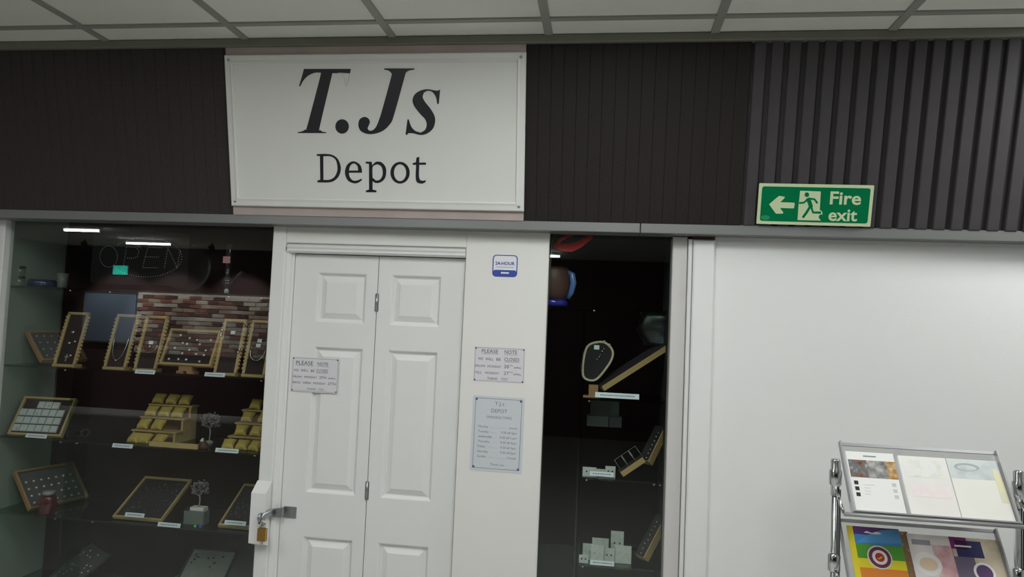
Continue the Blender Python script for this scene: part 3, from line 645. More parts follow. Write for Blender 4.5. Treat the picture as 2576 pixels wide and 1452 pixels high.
# ---- shelf-edge labels
def edge_label(label, px0, py, px1, z, Y=SF - .006, h=.018, dz=0, tilt=-.35, m=LABELM, name='shelf_label'):
    x0, x1 = X1(px0, py, Y), X1(px1, py, Y); w = x1 - x0
    M = wallframe((x0 + x1) / 2, Y, z + dz) @ RX(tilt)
    t = thing(name, label, 'label', M, 'shelf-edge labels')
    MB().box(-w / 2, w / 2, -h / 2, h / 2, -.001, .001).to('card', m, t)
    q = MB(); a = -w * .38
    while a < w * .36:
        l = random.uniform(.004, .009); q.box(a, a + l, -.002, .002, .001, .0012); a += l + .002
    q.to('small_print', GREYINK, t)['kind'] = 'stuff'
    return t
L_ = [('white label below the third necklace stand', 340, 936, 390, ZB), ('white label below the stand next to the stud tray', 515, 943, 566, ZB), ('white label below the pale ring tray', 65, 1097, 118, ZC), ('white label below the cushion riser with the empty corner', 283, 1122, 334, ZC), ('white label below the half-hidden cushion riser', 542, 1134, 600, ZC), ('white label on the dark flat tray', 315, 1296, 363, ZD), ('white label in front of the wire tree on its white base', 397, 1321, 454, ZD), ('white label by the beaded tray', 565, 1316, 619, ZD)]
for lb, a, py, b_, z in L_: edge_label(lb, a, py, b_, z, dz=PX((a + b_) / 2, py, SF - .006)[1] - z)
edge_label('long white label under the oval necklace stand', 1497, 996, 1608, ZB, h=.022, dz=PX(1552, 996, SF - .006)[1] - ZB)
edge_label('white label under the small earring cards', 1484, 1192, 1543, ZC, dz=PX(1513, 1193, SF - .006)[1] - ZC)
edge_label('white label under the clustered jewellery cards', 1484, 1417, 1545, ZD, dz=PX(1515, 1417, SF - .006)[1] - ZD)

# ---- necklace stands on shelf B
def make_stand():
    t = put('necklace_stand', None)
    MB().bev(-.052, .052, -.018, .040, 0, .013, .003).to('base', BAMBOO, t)
    A = RX(-math.radians(17)); M = T(0, -.004, .013) @ A
    MB().box(-.040, .040, .002, .006, 0, .238).to('back_board', FELT, t, M)
    for s in (-1, 1):
        r = MB().box(s * .046 - .006, s * .046 + .006, -.004, .008, 0, .240)
        for k in range(13): r.ball((s * .053, .001, .024 + k * .0165), .0072, 7, 5)
        r.to('scalloped_rail', BAMBOO, t, M)
    MB().box(-.052, .052, -.004, .008, .234, .246).to('top_rail', BAMBOO, t, M)
    return t
SP = [('bamboo necklace stand with scalloped rails, holding a silver cross pendant', 157, 911, .118), ('bamboo necklace stand with a long fine chain', 284, 919, .118), ('bamboo necklace stand with a short chain, beside the stud tray', 360, 926, .118), ('bamboo necklace stand with shiny silver beads', 562, 936, .118), ('bamboo necklace stand half hidden behind the door post', 634, 941, .118)]
stand0 = None; STAND = []
for i, (lb, px, py, Y) in enumerate(SP):
    M = T(X1(px, py, Y), Y + .018, ZB) @ RZ(.05)
    if stand0 is None: stand0 = make_stand(); stand0.matrix_world = M; WM[stand0.name] = M; o = stand0
    else: o = copy_tree(stand0, M)
    tag(o, lb, 'necklace stand', 'bamboo necklace stands'); STAND.append(M)
A17 = T(0, -.004, .013) @ RX(-math.radians(17))
def chain(label, M, pts, r=.0011, m=SILVER, beads=None, cat='necklace', extra=None):
    t = thing('necklace', label, cat, M @ A17, 'necklaces on the bamboo stands')
    c_ = MB().tube([(a, -.005 - .0008 * 0, b_) for a, b_ in pts], r, 6)
    c_.to('chain', m, t)
    for (a, b_, rr) in (beads or []): MB().ball((a, -.006, b_), rr, 8, 6, (1, .6, 1)).to('pendant', SILVER, t)
    return t
def arc(w, top, bot, n=14): return [(-w * math.cos(math.pi * k / n), top - (top - bot) * math.sin(math.pi * k / n) ** .8) for k in range(n + 1)]
chain('fine silver chain with a tiny heart on the second stand', STAND[1], arc(.034, .16, .030), beads=[(0, .028, .0045)])
chain('short silver chain on the third stand', STAND[2], arc(.034, .115, .072), beads=[(0, .10, .006)])
chain('fine silver chain on the half hidden stand', STAND[4], arc(.034, .12, .06))
t = thing('necklace', 'silver cross pendant on the first stand', 'pendant', STAND[0] @ A17, 'necklaces on the bamboo stands')
MB().box(-.003, .003, -.002, .002, .012, .046).to('upright', SILVER, t); MB().box(-.010, .010, -.0015, .0015, .030, .036).to('crossbar', SILVER, t)
for a, b_, r in ((.0, .150, .0085), (-.003, .098, .008), (.022, .106, .0065), (.020, .040, .007)):
    t = MB().ball((a, -.005, b_), r, 10, 6, (1, .5, .9)).to('silver_brooch', SILVER, None, STAND[0] @ A17); tag(t, 'round silver brooch pinned on the stand with the cross pendant', 'brooch', 'brooches on the cross stand')
t = thing('bead_strand', 'bright silver beads on the rails of the fourth stand', 'necklace', STAND[3] @ A17)
for a, b_ in ((-.048, .19), (-.048, .175), (-.048, .165), (.050, .215), (.050, .105), (.046, .092)): MB().ball((a, -.0125, b_), .006, 8, 6).to('bead', SILVER, t)
for i, (k, a, b_) in enumerate(((3, .0, .182), (4, .0, .150), (4, -.002, .128), (2, .0, .118))):
    t = MB().box(-.010, .010, -.001, .001, -.008, .008).to('price_tag', LABELM, None, STAND[k] @ A17 @ T(a, -.004, b_)); tag(t, ('small white price tag on the silver bead stand', 'small white price tags on the half hidden stand', 'small white price tags on the half hidden stand', 'small white price tag on the short chain stand')[i], 'tag', 'price tags on necklace stands')

# ---- trays
LIN = {}
def tray(label, M, w, h, m=FELT, fm=BAMBOO, e=.010, d=.022, name='jewellery_tray'):
    "frame in local xz leaning plane: x width, z up, -y towards the viewer"
    t = thing(name, label, 'tray', M, 'jewellery trays')
    for x0, x1, z0, z1 in ((-w / 2, w / 2, 0, e), (-w / 2, w / 2, h - e, h), (-w / 2, -w / 2 + e, e, h - e), (w / 2 - e, w / 2, e, h - e)): MB().bev(x0, x1, -d, .0, z0, z1, .0015).to('frame_bar', fm, t)
    LIN[t.name] = MB().box(-w / 2 + e, w / 2 - e, -d * .45, -.002, e, h - e).to('lining', m, t)
    return t
def studs(t, pts, r, m, d=.012, name='stud'):
    for a, b_ in pts: MB().ball((a, -d, b_), r, 7, 5, (1, .55, .9)).to(name, m, LIN[t.name])
STUD = mat('pearly_stud', (.72, .70, .68), .3, .2)
Mt = T(X1(470, 915, .125), .125, ZB + .030) @ RX(-math.radians(24))
t = tray('bamboo tray of silver studs on small wooden feet', Mt, .243, .172)
studs(t, [(-.095 + .19 * a + random.uniform(-.006, .006), b_ + random.uniform(-.005, .005)) for b_, row in ((.028, (.05, .25, .47, .8)), (.055, (.3, .65, .88)), (.080, (.12, .5, .9)), (.108, (.38, .72, .28)), (.128, (.42, .58, .95)), (.148, (.15,))) for a in row], .0062, STUD)
w_ = MB().box(-.030, .032, -.012, .03, .012, .034).to('wooden_foot_bar', BAMBOOD, None, T(X1(470, 915, .125), .125, ZB)); tag(w_, 'small wooden foot bar under the stud tray', 'tray stand')
for s in (-1, 1): MB().bev(s * .024 - .016, s * .024 + .016, -.016, .036, 0, .012, .003).to('foot', BAMBOOD, w_)
# ring tray on shelf C
Mt = T(X1(92, 1085, .115), .115, ZC + .002) @ RZ(.10) @ RX(-math.radians(30))
t = tray('bamboo ring tray filled with pale foam squares', Mt, .245, .185)
pad = MB().bev(-.0155, .0155, -.012, 0, 0, .033, .003).mesh('ring_pad', FOAM)
for r_ in range(4):
    for k in range(6):
        if r_ == 3 and k in (0, 1, 5): continue
        put('ring_pad', pad, LIN[t.name], T(-.098 + .0345 * k, -.008, .018 + .0375 * r_))
studs(t, [(-.09, .028), (-.028, .10), (.012, .14)], .005, SILVER, .022, 'ring')
# tilted tray low on the left, shelf D
Mt = T(X1(66, 1278, .115), .125, ZD + .004) @ RZ(1.3) @ T(.14, 0, 0) @ RX(-math.radians(40))
t = tray('orange-edged tray of pale pieces behind the red jar', Mt, .28, .20, mat('grey_lining', (.10, .10, .10), .8), BAMBOOD)
studs(t, [(-.105 + .035 * a, .03 + .036 * b_) for a in range(7) for b_ in range(4)], .0065, STUD)
Mt = T(X1(98, 893, .13), .14, ZB + .010) @ RZ(1.3) @ T(.11, 0, 0) @ RX(-math.radians(44))
t = tray('grey-lined tray turned aside behind the cross stand', Mt, .22, .18, mat('grey_lining', (.10, .10, .10), .8), BAMBOOD)
studs(t, [(-.07 + .035 * a, .035 + .04 * b_) for a in range(5) for b_ in range(4)], .004, STUD)
# long dark trays on shelf D
for lb, a, py, w_, rx in (('dark flat tray of tiny silver studs with bamboo sides', 345, 1300, .235, 58), ('dark flat tray with a row of beads along its foot', 592, 1318, .16, 58)):
    Mt = T(X1(a, py, .125), .13, ZD + .004) @ RX(-math.radians(rx))
    t = tray(lb, Mt, w_, .25, FELTB, BAMBOO, .009, .016)
    studs(t, [(random.uniform(-w_ / 2 + .015, w_ / 2 - .015), random.uniform(.02, .22)) for _ in range(46)], .0022, SILVER, .010)
    if 'beads' in lb: studs(t, [(-w_ / 2 + .012 + k * .0105, .006) for k in range(13)], .004, STUD, .018, 'bead')
# dim trays on the lowest shelf
for lb, a, py, Y, w_, h_, rz, mm in (('dull silver card tray on the lowest shelf', 485, 1450, .20, .22, .26, .06, mat('dull_silver_card', (.20, .21, .20), .6, var=.3, vscale=30)), ('black tray turned askew on the lowest shelf', 150, 1440, .22, .26, .22, -.6, mat('dull_dark_card', (.08, .085, .08), .6, var=.3, vscale=30))):
    Mt = T(X1(a, py, Y), Y, ZE + .006) @ RZ(rz) @ RX(-math.radians(52))
    t = tray(lb, Mt, w_, h_, mm, mat('black_tray_frame', (.02, .02, .02), .5), .008, .012)
    studs(t, [(random.uniform(-w_ / 2 + .02, w_ / 2 - .02), random.uniform(.02, h_ - .03)) for _ in range(24)], .0045, STUD if 'black' in lb else FELTB, .008)
for i, (px, py, w_) in enumerate(((45, 1442, .06), (88, 1448, .045), (25, 1452, .05))):
    t = MB().bev(-w_ / 2, w_ / 2, -.025, .025, 0, .04, .003).to('ring_box', mat('dull_card_box', (.22, .20, .17), .6)); t.matrix_world = T(X1(px, py, .16), .16 - .002 * i, ZE) @ RZ(.3 * i); tag(t, 'small dull card box beside the black tray', 'box', 'boxes on the lowest shelf')

# ---- cushion risers on shelf C
def cushion_mesh(w, h, t_):
    m = MB(); n = 8; vs = []; fs = []
    for side in (1, -1):
        for j in range(n + 1):
            for i in range(n + 1):
                u, v = i / n * 2 - 1, j / n * 2 - 1
                pin = 1 - .24 * (1 - abs(v) ** 2) * abs(u) ** 3; piv = 1 - .24 * (1 - abs(u) ** 2) * abs(v) ** 3
                th = t_ / 2 * ((1 - u ** 4) * (1 - v ** 4)) ** .55
                vs.append((u * w / 2 * pin, -side * th, h / 2 + v * h / 2 * piv))
    q = (n + 1) ** 2
    for s in (0, 1):
        for j in range(n):
            for i in range(n):
                a = s * q + j * (n + 1) + i; f = (a, a + 1, a + n + 2, a + n + 1); fs.append(f if s == 0 else f[::-1])
    m.add(vs, fs, True); return m.mesh('display_cushion', SATIN)
CUSH = cushion_mesh(.062, .060, .034)
def riser(label, px, py, Y, w, rows, clabel, grp, face_to):
    x0 = X1(px, py, Y)
    t = thing('stepped_riser', label, 'display riser', T(x0, Y, ZC), 'stepped cushion risers')
    for k in range(1, 4):
        z = .052 * k; y = .055 * k
        MB().bev(-w / 2 - .008, w / 2 + .008, y, y + .060, z - .007, z, .0015).to('step_board', BAMBOO, t)
        for s in (-1, 1): MB().box(s * (w / 2 - .004) - .005, s * (w / 2 - .004) + .005, y + .004, y + .055, 0 if k else 0, z - .007).to('side_post', BAMBOO, t)
    MB().box(-w / 2, w / 2, .200, .206, 0, .15).to('riser_back', BAMBOOD, t)
    for k, row in enumerate(rows):
        for a in row:
            M = T(x0 + a, Y + .055 * k + .012, ZC + .052 * k + .001) @ RZ(random.uniform(-.12, .12)) @ RX(-math.radians(42 if k else 52)) @ RY(random.uniform(-.08, .08))
            o = put('display_cushion', CUSH, None, M); tag(o, clabel, 'cushion', grp)
riser('bamboo stepped riser with an empty corner, holding mustard cushions', 365, 1110, .125, .205, [(-.075, -.025, .045), (-.070, .000), (-.072, -.005, .060), (-.075, -.008, .058)], 'mustard satin cushion on the riser with the empty corner', 'cushions on the open riser', 0)
riser('bamboo stepped riser half hidden by the door post, holding mustard cushions', 600, 1125, .125, .155, [(-.060, .000, .056), (-.035, .035), (-.040, .040), (-.030, .045)], 'mustard satin cushion on the riser half hidden by the door post', 'cushions on the hidden riser', 0)
x0, x1 = X1(375, 1122, SF), X1(498, 1122, SF)
t = thing('bamboo_strip_box', 'low bamboo box lying along the shelf edge between the risers', 'box', T((x0 + x1) / 2, SF, ZC - .0005))
w_ = (x1 - x0) / 2; MB().bev(-w_, w_, -.004, .006, 0, .022, .001).to('front_board', BAMBOO, t); MB().box(-w_, w_, .006, .016, 0, .018).to('lining', FELT, t)
# wire trees
def wire_tree(label, x, y, z, h, base):
    t = thing('wire_tree', label, 'ornament', T(x, y, z), 'wire tree ornaments')
    zb = 0
    if base: MB().bev(-.032, .032, -.02, .02, 0, .016, .003).to('base', mat('white_stone', (.66, .62, .58), .5), t); zb = .016
    else: MB().lathe([(.020, 0), (.016, .008), (.006, .012)], 12).to('base', mat('grey_stone', (.25, .24, .24), .6), t); zb = .010
    MB().tube([(0, 0, zb), (.003, 0, zb + h * .25), (-.002, .002, zb + h * .5)], .0035, 6).to('trunk', mat('pewter_wire', (.45, .42, .42), .35, .7), t)
    m = MB(); rr = random.Random(3)
    for _ in range(150):
        a, b_ = rr.uniform(0, 6.28), rr.uniform(-.4, 1); q = rr.uniform(.55, 1)
        c_ = (math.cos(a) * q * h * .36 * math.sqrt(max(0, 1 - b_ * b_ * .8)), math.sin(a) * q * h * .30, zb + h * .62 + b_ * h * .34)
        m.ball(c_, .0042, 5, 4)
    for _ in range(9):
        a = rr.uniform(0, 6.28); m.tube([(0, 0, zb + h * .46), (math.cos(a) * h * .15, math.sin(a) * h * .15, zb + h * .6), (math.cos(a) * h * .28, math.sin(a) * h * .25, zb + h * .8)], .0012, 4)
    m.to('crown', mat('grey_gem_chips', (.20, .18, .18), .35, .2, var=.4, vscale=90), t)['kind'] = 'stuff'
wire_tree('grey wire tree between the cushion risers', X1(528, 1082, .26), .26, ZC, .130, False)
wire_tree('grey wire tree on a square white base', X1(500, 1285, .17), .17, ZD + .058, .115, True)
# glass block the tree stands on, glints painted as small coloured balls
t = MB().bev(-.048, .048, -.02, .03, 0, .058, .004).to('glass_block', mat('cloudy_green_block', (.12, .15, .14), .15, coat=.4)); t.matrix_world = T(X1(492, 1305, .165), .165, ZD); tag(t, 'cloudy glass block under the white-based wire tree', 'block')
for i, (px, py, c_, lb) in enumerate(((492, 1306, (.1, .8, .25), 'tiny green crystal by the glass block'), (506, 1287, (.05, .10, .8), 'tiny deep blue crystal by the glass block'), (415, 1308, (.04, .06, .35), 'tiny navy glint by the bamboo tray end'), (441, 1298, (.6, .62, .6), 'tiny grey crystal by the glass block'))):
    p = onY(px, py, .115 if i != 2 else .105); t = MB().ball((0, 0, 0), .006, 8, 6).to('glint', mat('glint_%d' % i, c_, .08, coat=1)); t.matrix_world = T(p.x, .115, ZD + .006); tag(t, lb, 'glint', 'small glints')
# little mountain ornaments, black rings, red jar
t = thing('peak_ornament', 'small brown and white peak ornament beside the half hidden riser', 'ornament', T(X1(512, 1108, .14), .14, ZC))
MB().lathe([(.028, 0), (.020, .016), (.010, .030), (.003, .040)], 7).to('rock', mat('brown_rock', (.08, .035, .025), .6), t)
MB().lathe([(.012, .028), (.010, .034), (.0025, .0425)], 7, (-.004, 0, 0)).to('snow_cap', mat('white_rock', (.70, .68, .68), .5), t)
for i, px in enumerate((176, 196, 214)):
    t = MB().tube([(math.cos(a) * .016, 0, .017 + math.sin(a) * .016) for a in [k * math.pi / 6 for k in range(12)]], .004, 6, closed=True).to('bangle', mat('dark_gunmetal', (.05, .05, .055), .3, .6)); t.matrix_world = T(X1(px, 1092, .15 + .02 * i), .15 + .02 * i, ZC + .0035) @ RZ(.5 * i); tag(t, 'dark metal bangle standing beside the pale ring tray', 'bangle', 'bangles by the ring tray')
t = thing('jar', 'dark red glass jar with a pale lid', 'jar', T(X1(117, 1288, .12), .125, ZD))
MB().lathe([(.026, 0), (.034, .01), (.036, .05), (.032, .075), (.024, .088)], 18).to('body', mat('dark_red_glass', (.09, .008, .012), .1, coat=.6), t)
MB().lathe([(.024, .088), (.024, .100), (.020, .103)], 18).to('lid', mat('pale_lid', (.35, .33, .30), .5), t)
# ---- top shelf A
op = thing('open_sign', 'unlit black LED sign spelling OPEN in dots inside an oval', 'sign', wallframe(X1(352, 648, .07), .07, PX(352, 648, .07)[1]))
MO = WM[op.name].inverted()
def opl(a, b_):
    p = MO @ onY(a / 3.457, 540 + b_ / 3.457, .07); return p.x, p.y
put('board', flatmesh('board', [rrect(*[opl(q, 330)[0] for q in (800, 1640)], opl(1200, 610)[1], opl(1200, 150)[1], .02)], .012, BLACKP), op, T(0, 0, -.013))
m = MB()
def dots(pts, closed=False, step=.0098):
    P = [Vector(opl(*p)) for p in pts]; P = P + [P[0]] if closed else P; carry = 0
    for i in range(len(P) - 1):
        L = (P[i + 1] - P[i]).length; s = carry
        while s < L:
            q = P[i].lerp(P[i + 1], s / L); m.ball((q.x, q.y, .0), .0017, 6, 4); s += step
        carry = s - L
dots([(1265 + 318 * math.cos(a), 372 + 170 * math.sin(a)) for a in [k * math.pi / 24 - 2.42 for k in range(39)]], False, .0115)
dots([(945 + 76 * math.cos(a), 365 + 92 * math.sin(a)) for a in [k * math.pi / 16 for k in range(32)]], True)
dots([(1075, 440), (1100, 280), (1185, 285), (1210, 320), (1195, 365), (1160, 380), (1095, 375)])
dots([(1400, 290), (1285, 285), (1262, 370), (1240, 462), (1370, 462)]); dots([(1270, 368), (1385, 370)])
dots([(1430, 462), (1460, 290), (1540, 465), (1570, 300)])
m.to('led_dots', LEDM, op)['kind'] = 'stuff'
MB().tube([(-.06, opl(1200, 150)[1], -.007), (-.06, 2.085 - PX(352, 648, .07)[1], -.007)], .001, 5).to('cord', BLACKP, op); MB().tube([(.06, opl(1200, 150)[1], -.007), (.06, 2.085 - PX(352, 648, .07)[1], -.007)], .001, 5).to('cord', BLACKP, op)
gp = thing('glass_water_pipe', 'tall clear glass pipe with a slanting side stem and pink tag', 'glassware', T(X1(570, 728, .17), .17, ZA))
MB().lathe([(.040, 0), (.040, .004), (.012, .010), (.014, .03), (.028, .045), (.030, .062), (.016, .082), (.013, .10), (.013, .215), (.016, .225)], 20).to('body', CLEARG, gp)
MB().tube([(.018, -.004, .05), (.055, -.012, .085), (.078, -.016, .104)], .007, 10, rs=[.006, .006, .010]).to('side_stem', CLEARG, gp)
MB().lathe([(.010, 0), (.011, .012), (.006, .020)], 12, (0, 0, .004)).to('foot_plug', mat('bright_glass_core', (.75, .80, .82), .08, coat=1), gp)
MB().box(-.017, .017, -.0165, -.0145, .138, .168).to('pink_tag', mat('pink_sticker', (.62, .27, .30), .5), gp)
t = thing('round_plate', 'large dark grey round plate standing on edge behind the OPEN sign', 'plate', T(X1(470, 728, .28), .28, ZA + .003) @ RX(-.12))
MB().lathe([(.02, 0), (.09, .004), (.115, .014), (.116, .017), (.088, .008), (.02, .005)], 32, (0, 0, 0), T(0, 0, .116) @ RX(math.radians(90))).to('disc', mat('charcoal_glaze', (.035, .034, .037), .35), t)
MB().box(-.03, .03, .02, .05, 0, .05).to('plate_easel', BLACKP, t)
t = thing('blue_box', 'low dark blue rounded box on the shelf under the OPEN sign', 'box', T(X1(106, 722, .2), .2, ZA))
MB().lathe([(.045, 0), (.060, .006), (.060, .026), (.052, .036), (.02, .038)], 24).to('lower_part', mat('deep_blue_lacquer', (.02, .025, .11), .15, coat=.5), t)
MB().ball((.005, -.045, .035), .004, 8, 5).to('knob', SILVER, t)
t = thing('tumbler', 'pale tumbler standing by the dark blue box', 'tumbler', T(X1(152, 724, .2), .21, ZA))
MB().lathe([(.020, 0), (.024, .07), (.022, .07), (.018, .004)], 18).to('cup', mat('frosted_grey', (.20, .20, .19), .4), t)
for k in range(2):
    t = thing('glass_jar', 'clear glass jar, %s of the stacked pair by the side wall' % ('lower', 'upper')[k], 'jar', T(X1(46, 720, .16), .16, ZA + .047 * k), 'stacked glass jars')
    MB().lathe([(.022, 0), (.025, .004), (.025, .034), (.022, .038)], 16).to('body', CLEARG, t); MB().lathe([(.025, .038), (.025, .046), (.022, .047)], 16).to('lid', mat('dull_black_lid', (.03, .03, .03), .5), t)

# ---- narrow window
t = thing('pot', 'brown pot with deep blue foot and pale blue side in the narrow window', 'pot', T(X1(1388, 772, .18), .18, ZA))
MB().lathe([(.058, .028), (.072, .060), (.076, .110), (.070, .150), (.060, .166), (.054, .160)], 24).to('body', mat('brown_clay', (.10, .05, .035), .5, var=.2, vscale=20), t)
MB().lathe([(.050, 0), (.066, .006), (.068, .022), (.058, .030)], 24).to('foot', mat('cobalt_glaze', (.03, .03, .38), .2, coat=.5), t)
MB().tube([(.062, -.02, .150), (.082, -.024, .135), (.088, -.026, .10), (.080, -.024, .06), (.068, -.02, .035)], .012, 10, rs=[.008, .013, .014, .012, .008]).to('handle', mat('pale_blue_glaze', (.10, .20, .45), .25), t)
def pxp(a, b_, Y): p = onY(a, b_, Y); return (p.x, p.y, p.z)
t = thing('red_curl', 'bright red curled ribbon hanging at the top of the narrow window', 'shape', T(*pxp(1440, 632, .07)))  # two flattened curls in one saturated red
REDR = mat('bright_red_gloss', (.72, .015, .02), .3, coat=.3)
MB().tube([pxp(a, b_, .07 + .002 * i) for i, (a, b_) in enumerate(((1392, 618), (1415, 623), (1437, 623), (1458, 615), (1474, 603), (1489, 593)))], .012, 10, rs=[.009, .017, .019, .016, .013, .011], flat=.35).to('lower_curl', REDR, t, world=True)
MB().tube([pxp(a, b_, .075 + .002 * i) for i, (a, b_) in enumerate(((1400, 617), (1408, 604), (1425, 594), (1442, 591)))], .008, 8, rs=[.008, .010, .008, .004], flat=.35).to('upper_curl', REDR, t, world=True)
MB().tube([pxp(1488, 593, .082), (pxp(1490, 570, .082)[0], .082, 2.085)], .0008, 5).to('thread', BLACKP, t, world=True)
t = MB().tube([pxp(1410, 560, .06), pxp(1402, 585, .06), pxp(1388, 610, .06), pxp(1384, 680, .06), pxp(1376, 800, .06), pxp(1372, 900, .06)], .0022, 6).to('thin_cable', mat('grey_cable', (.10, .09, .09), .6)); tag(t, 'thin grey cable running down inside the edge of the narrow window', 'cable')
# oval necklace stand
t = thing('oval_necklace_stand', 'oval necklace stand edged with cream rope on a wooden foot', 'necklace stand', T(X1(1492, 990, .14), .14, ZB - .008))
zc0 = ZB - .008
OV = [(1478, 872), (1497, 862), (1520, 862), (1536, 874), (1542, 890), (1536, 910), (1518, 936), (1500, 955), (1482, 957), (1468, 948), (1466, 925), (1470, 895)]
def ovp(a, b_, o=0):
    z = PX(a, b_, .15)[1]; y = .125 + (z - zc0) * .28 + o; p = onY(a, b_, y); return (p.x, y, p.z)
sm = [ovp(p[0], p[1]) for p in smooth([Vector(p) for p in OV], 60, 3)]
MB().tube(sm, .0052, 8, closed=True).to('rope_edge', mat('cream_rope', (.52, .47, .30), .6, var=.2, vscale=120), t, world=True)
bk = MB(); bk.add([ovp(p[0], p[1], .003) for p in smooth([Vector(p) for p in OV], 60, 3)], [tuple(range(36))[::-1] if False else tuple(range(36))]); bk.to('felt_face', FELTB, t, world=True)
for a, b_ in ((1500, 862), (1520, 860), (1533, 868)): MB().ball(ovp(a, b_, -.003), .006, 7, 5).to('rope_knot', mat('cream_rope', (.52, .47, .30), .6), t, world=True)
MB().box(-.018, .020, -.012, .012, .006, .052).to('stem', BAMBOOD, t); MB().bev(-.040, .030, -.025, .025, 0, .008, .002).to('base', BAMBOOD, t)
q = ovp(1501, 874, -.003); MB().box(-.011, .011, -.001, .001, -.009, .009).to('tag', LABELM, t, T(*q), True)
m = MB()
for a, b_ in ((1519, 878), (1515, 884), (1510, 893), (1507, 898), (1502, 904)): m.ball(ovp(a, b_, -.004), .0035, 7, 5)
m.to('silver_links', SILVER, t, world=True)['kind'] = 'stuff'
# slanting bamboo tray
def bar_tray(label, A, B, Y0, Y1, z, wpx, depth, name='jewellery_tray'):
    a = Vector(pxp(*A, Y0)); b_ = Vector(pxp(*B, Y1)); d = (b_ - a); L = d.length
    M = frame(a, d, Vector((0, 0, 1)))
    t = thing(name, label, 'tray', M, 'jewellery trays')
    w = wpx
    MB().box(0, L, 0, w, -.002, .002).to('edge_board', BAMBOO, t); MB().box(0, L, w - .004, w, -depth, -.002).to('lining', FELTB, t); MB().box(0, L, 0, .004, -depth, -.002).to('under_board', BAMBOOD, t)
    MB().box(0, .004, .004, w, -depth, -.002).to('end_board', BAMBOO, t)
    return t
bar_tray('long bamboo-sided tray slanting up behind the oval stand', (1520, 984), (1686, 878), .13, .24, ZB, .022, .10)
t = bar_tray('small bamboo earring rack with wire hoops', (1568, 1200), (1624, 1162), .112, .125, ZC, .022, .05)
for k in range(3): MB().tube([(.008 + .035 * k, .022, -.01), (.008 + .035 * k, .065, -.04), (.04 + .035 * k, .065, -.04), (.04 + .035 * k, .022, -.01)], .0012, 5).to('wire_hoop', STEEL, t)
t = bar_tray('steep bamboo tray edge with silver studs above the earring cards', (1640, 1172), (1682, 1085), .175, .25, ZC, .032, .05)
for k in range(7): MB().ball((.01 + .02 * k, .042 + .002 * (k % 2), -.008), .0035, 6, 5).to('stud', SILVER, t)
t = bar_tray('steep bamboo tray edge beside the clustered jewellery cards', (1630, 1414), (1684, 1310), .14, .22, ZD, .032, .05)
for k in range(8): MB().ball((.01 + .02 * k, .046 + .004 * (k % 3), -.010), .0032, 6, 5).to('stud', SILVER, t)
# grey box, cards
t = thing('grey_box', 'dim grey two-part box hanging below the oval stand shelf', 'box', T(X1(1520, 1062, .22), .22, PX(1520, 1075, .22)[1]))
zz = PX(1520, 1075, .22)[1]; hz = ZB - .016 - zz
MB().bev(-.073, .018, 0, .05, 0, .045, .002).to('front_half', mat('dim_grey_card', (.06, .07, .07), .5), t); MB().bev(.020, .073, .002, .05, 0, .045, .002).to('dark_half', mat('dimmer_grey_card', (.035, .04, .042), .5), t)
MB().box(-.06, .06, .02, .024, .045, hz).to('hanger', mat('dimmer_grey_card', (.035, .04, .042), .5), t)
CARD = mat('cloudy_white_card', (.52, .56, .52), .4, var=.25, vscale=60)
def cards(spec, z, lb, grp):
    for i, (px0, px1, py0, py1, Y) in enumerate(spec):
        x0, x1 = X1(px0, py1, Y), X1(px1, py1, Y); h = PX(px0, py0, Y)[1] - PX(px0, py1, Y)[1]; w = x1 - x0
        t = thing('jewellery_card', lb, 'card', T((x0 + x1) / 2, Y, z) @ RX(-.12), grp)
        MB().bev(-w / 2, w / 2, -.004, .0, 0, h, .001).to('card', CARD, t)
        for s in (-1, 1): MB().ball((s * w * .2, -.006, h * .55), .0032, 6, 5).to('earring', SILVER if i % 2 else FELTB, t)
        MB().box(-w * .3, w * .3, 0, .022, 0, .004).to('foot', CARD, t)
cards(((1465, 1500, 1172, 1196, .12), (1500, 1524, 1178, 1196, .145), (1522, 1548, 1168, 1196, .135)), ZC - .004, 'small cloudy white earring card on the middle shelf', 'earring cards on the middle shelf')
cards(((1456, 1480, 1388, 1408, .115), (1465, 1490, 1362, 1402, .16), (1488, 1530, 1355, 1405, .19), (1485, 1518, 1372, 1418, .125), (1518, 1545, 1378, 1415, .14), (1545, 1588, 1368, 1412, .15), (1535, 1568, 1335, 1400, .22)), ZD - .008, 'cloudy white jewellery card in the cluster on the lower shelf', 'clustered jewellery cards')

# ================================================================== HALL BEHIND THE VIEWER (shows in the glass)
YB = HY0 + .06
def back(px, py): p = mirrored(px, py, YB); return p.x, p.z
bx0, bz1 = back(345, 735); bx1, bz0 = back(680, 905)
bw = st(put('wall_brick', MB().box(bx0, bx1, HY0, YB - .02, bz0, bz1).mesh('wall_brick', mat('mortar', (.62, .60, .57), .9)), None), 'rough brick panel on the far wall of the hall')
BR = [mat('brick_%d' % i, c_, .85, var=.25, vscale=30) for i, c_ in enumerate(((.34, .15, .11), (.50, .38, .30), (.16, .09, .08), (.62, .56, .50)))]
bm = [MB().bev(0, .205, -.0, .02, 0, .06, .004, Matrix.Rotation(math.pi, 4, 'Z')).mesh('brick', b_) for b_ in BR]
z = bz0 + .008; r_ = 0
while z < bz1 - .06:
    x = bx0 + .21 + (.10 if r_ % 2 else 0)
    while x < bx1:
        put('brick', random.choice(bm), bw, T(x, YB - random.uniform(0, .008), z)); x += .217
    z += .072; r_ += 1
x0, z1 = back(212, 735); x1, z0 = back(334, 862)
t = MB().bev(0, x1 - x0, 0, .05, 0, z1 - z0, .004, Matrix.Rotation(math.pi, 4, 'Z')).to('notice_board', mat('blue_grey_board', (.22, .29, .40), .6)); t.matrix_world = T(x1, YB, z0); tag(t, 'blue-grey board on the far wall of the hall, seen in the glass', 'board')
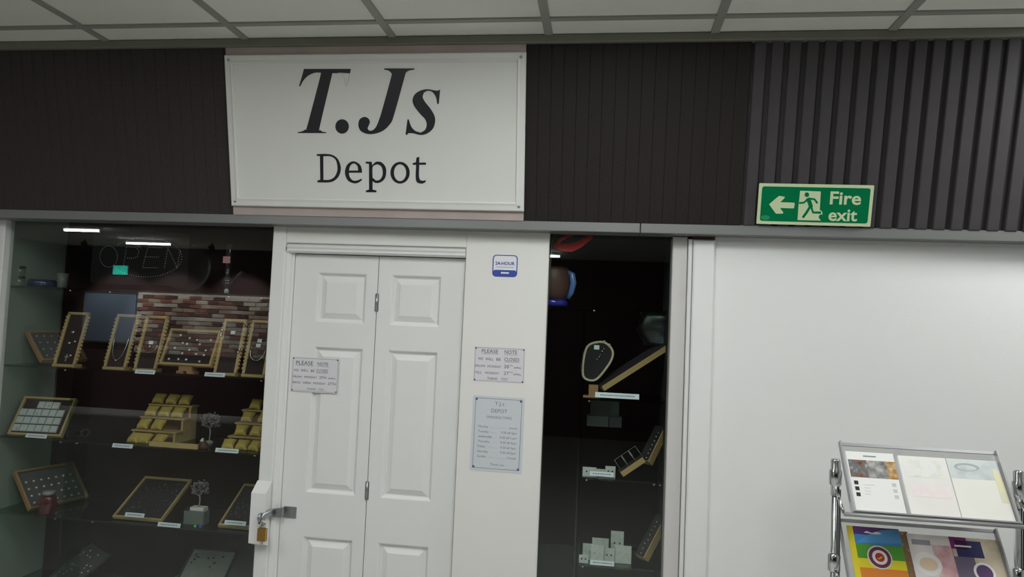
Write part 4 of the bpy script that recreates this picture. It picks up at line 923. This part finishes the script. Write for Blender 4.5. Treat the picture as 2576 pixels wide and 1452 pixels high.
MB().box(-.02, x1 - x0 + .02, -.012, .0, -.02, 0, Matrix.Rotation(math.pi, 4, 'Z')).box(-.02, x1 - x0 + .02, -.012, 0, z1 - z0, z1 - z0 + .02, Matrix.Rotation(math.pi, 4, 'Z')).to('board_edge', ALU, t)
x0, z1 = back(284, 668); x1, z0 = back(316, 691)
t = thing('lit_exit_box', 'glowing green exit light on the far wall, seen in the glass', 'sign', T((x0 + x1) / 2, YB, (z0 + z1) / 2))
MB().bev(-(x1 - x0) / 2, (x1 - x0) / 2, 0, .05, -(z1 - z0) / 2, (z1 - z0) / 2, .004, Matrix.Rotation(math.pi, 4, 'Z')).to('green_face', mat('lit_green', (.02, .5, .30), .5, emit=2.4, ecol=(.03, .62, .46)), t)
MB().box(-(x1 - x0) / 2 - .01, (x1 - x0) / 2 + .01, -.055, -.03, -(z1 - z0) / 2 - .01, (z1 - z0) / 2 + .01).to('case', WHITE, t)

CANM = mat('black_can', (.02, .02, .02), .5)
for i, px in enumerate((300, 430, 600)):  # lamps added to brighten the brick mirrored in the shop glass
    bx = back(px, 800)[0]
    t = thing('added_spotlight', 'added black spotlight brightening the far brick panel', 'light', T(bx, HY0 + 1.0, CZ + .012), 'added spotlights of the far wall')
    d = Vector((0, -.95, -1.2)).normalized(); Q = d.to_track_quat('-Z', 'Y').to_matrix().to_4x4()
    MB().tube([(0, 0, 0), (0, 0, -.05)], .012, 8).to('arm', CANM, t)
    MB().lathe([(.045, -.06), (.045, .05), (.02, .06)], 16).to('can', CANM, t, T(0, 0, -.09) @ Q)
    ld = bpy.data.lights.new('spot', 'SPOT'); ld.energy = 85; ld.spot_size = 1.35; ld.spot_blend = .5; ld.shadow_soft_size = .03; ld.color = (1, .97, .92)
    put('spot', ld, t, T(0, 0, -.09) @ Q @ T(0, 0, -.075))
# translucent bag hanging in the narrow window
t = thing('plastic_bag', 'crumpled bluish plastic bag hanging under the top shelf of the narrow window', 'bag', T(X1(1655, 870, .3), .3, PX(1655, 870, .3)[1]))
m = MB(); rr = random.Random(5); z1 = ZA - .009 - PX(1655, 870, .3)[1]; n = 16; rows = 9; vs = []
for j in range(rows):
    f = j / (rows - 1)
    for q in range(n):
        a = 2 * math.pi * q / n; w = (.052 + .030 * math.sin(f * 2.6)) * (1 + rr.uniform(-.16, .16)); vs.append((w * math.cos(a), .45 * w * math.sin(a), f * z1))
m.add(vs, [(j * n + q, j * n + (q + 1) % n, (j + 1) * n + (q + 1) % n, (j + 1) * n + q) for j in range(rows - 1) for q in range(n)] + [tuple(range(n))[::-1], tuple(range((rows - 1) * n, rows * n))], True)
m.to('film', glass('bluish_film', (.74, .78, .88), .35, .10), t)
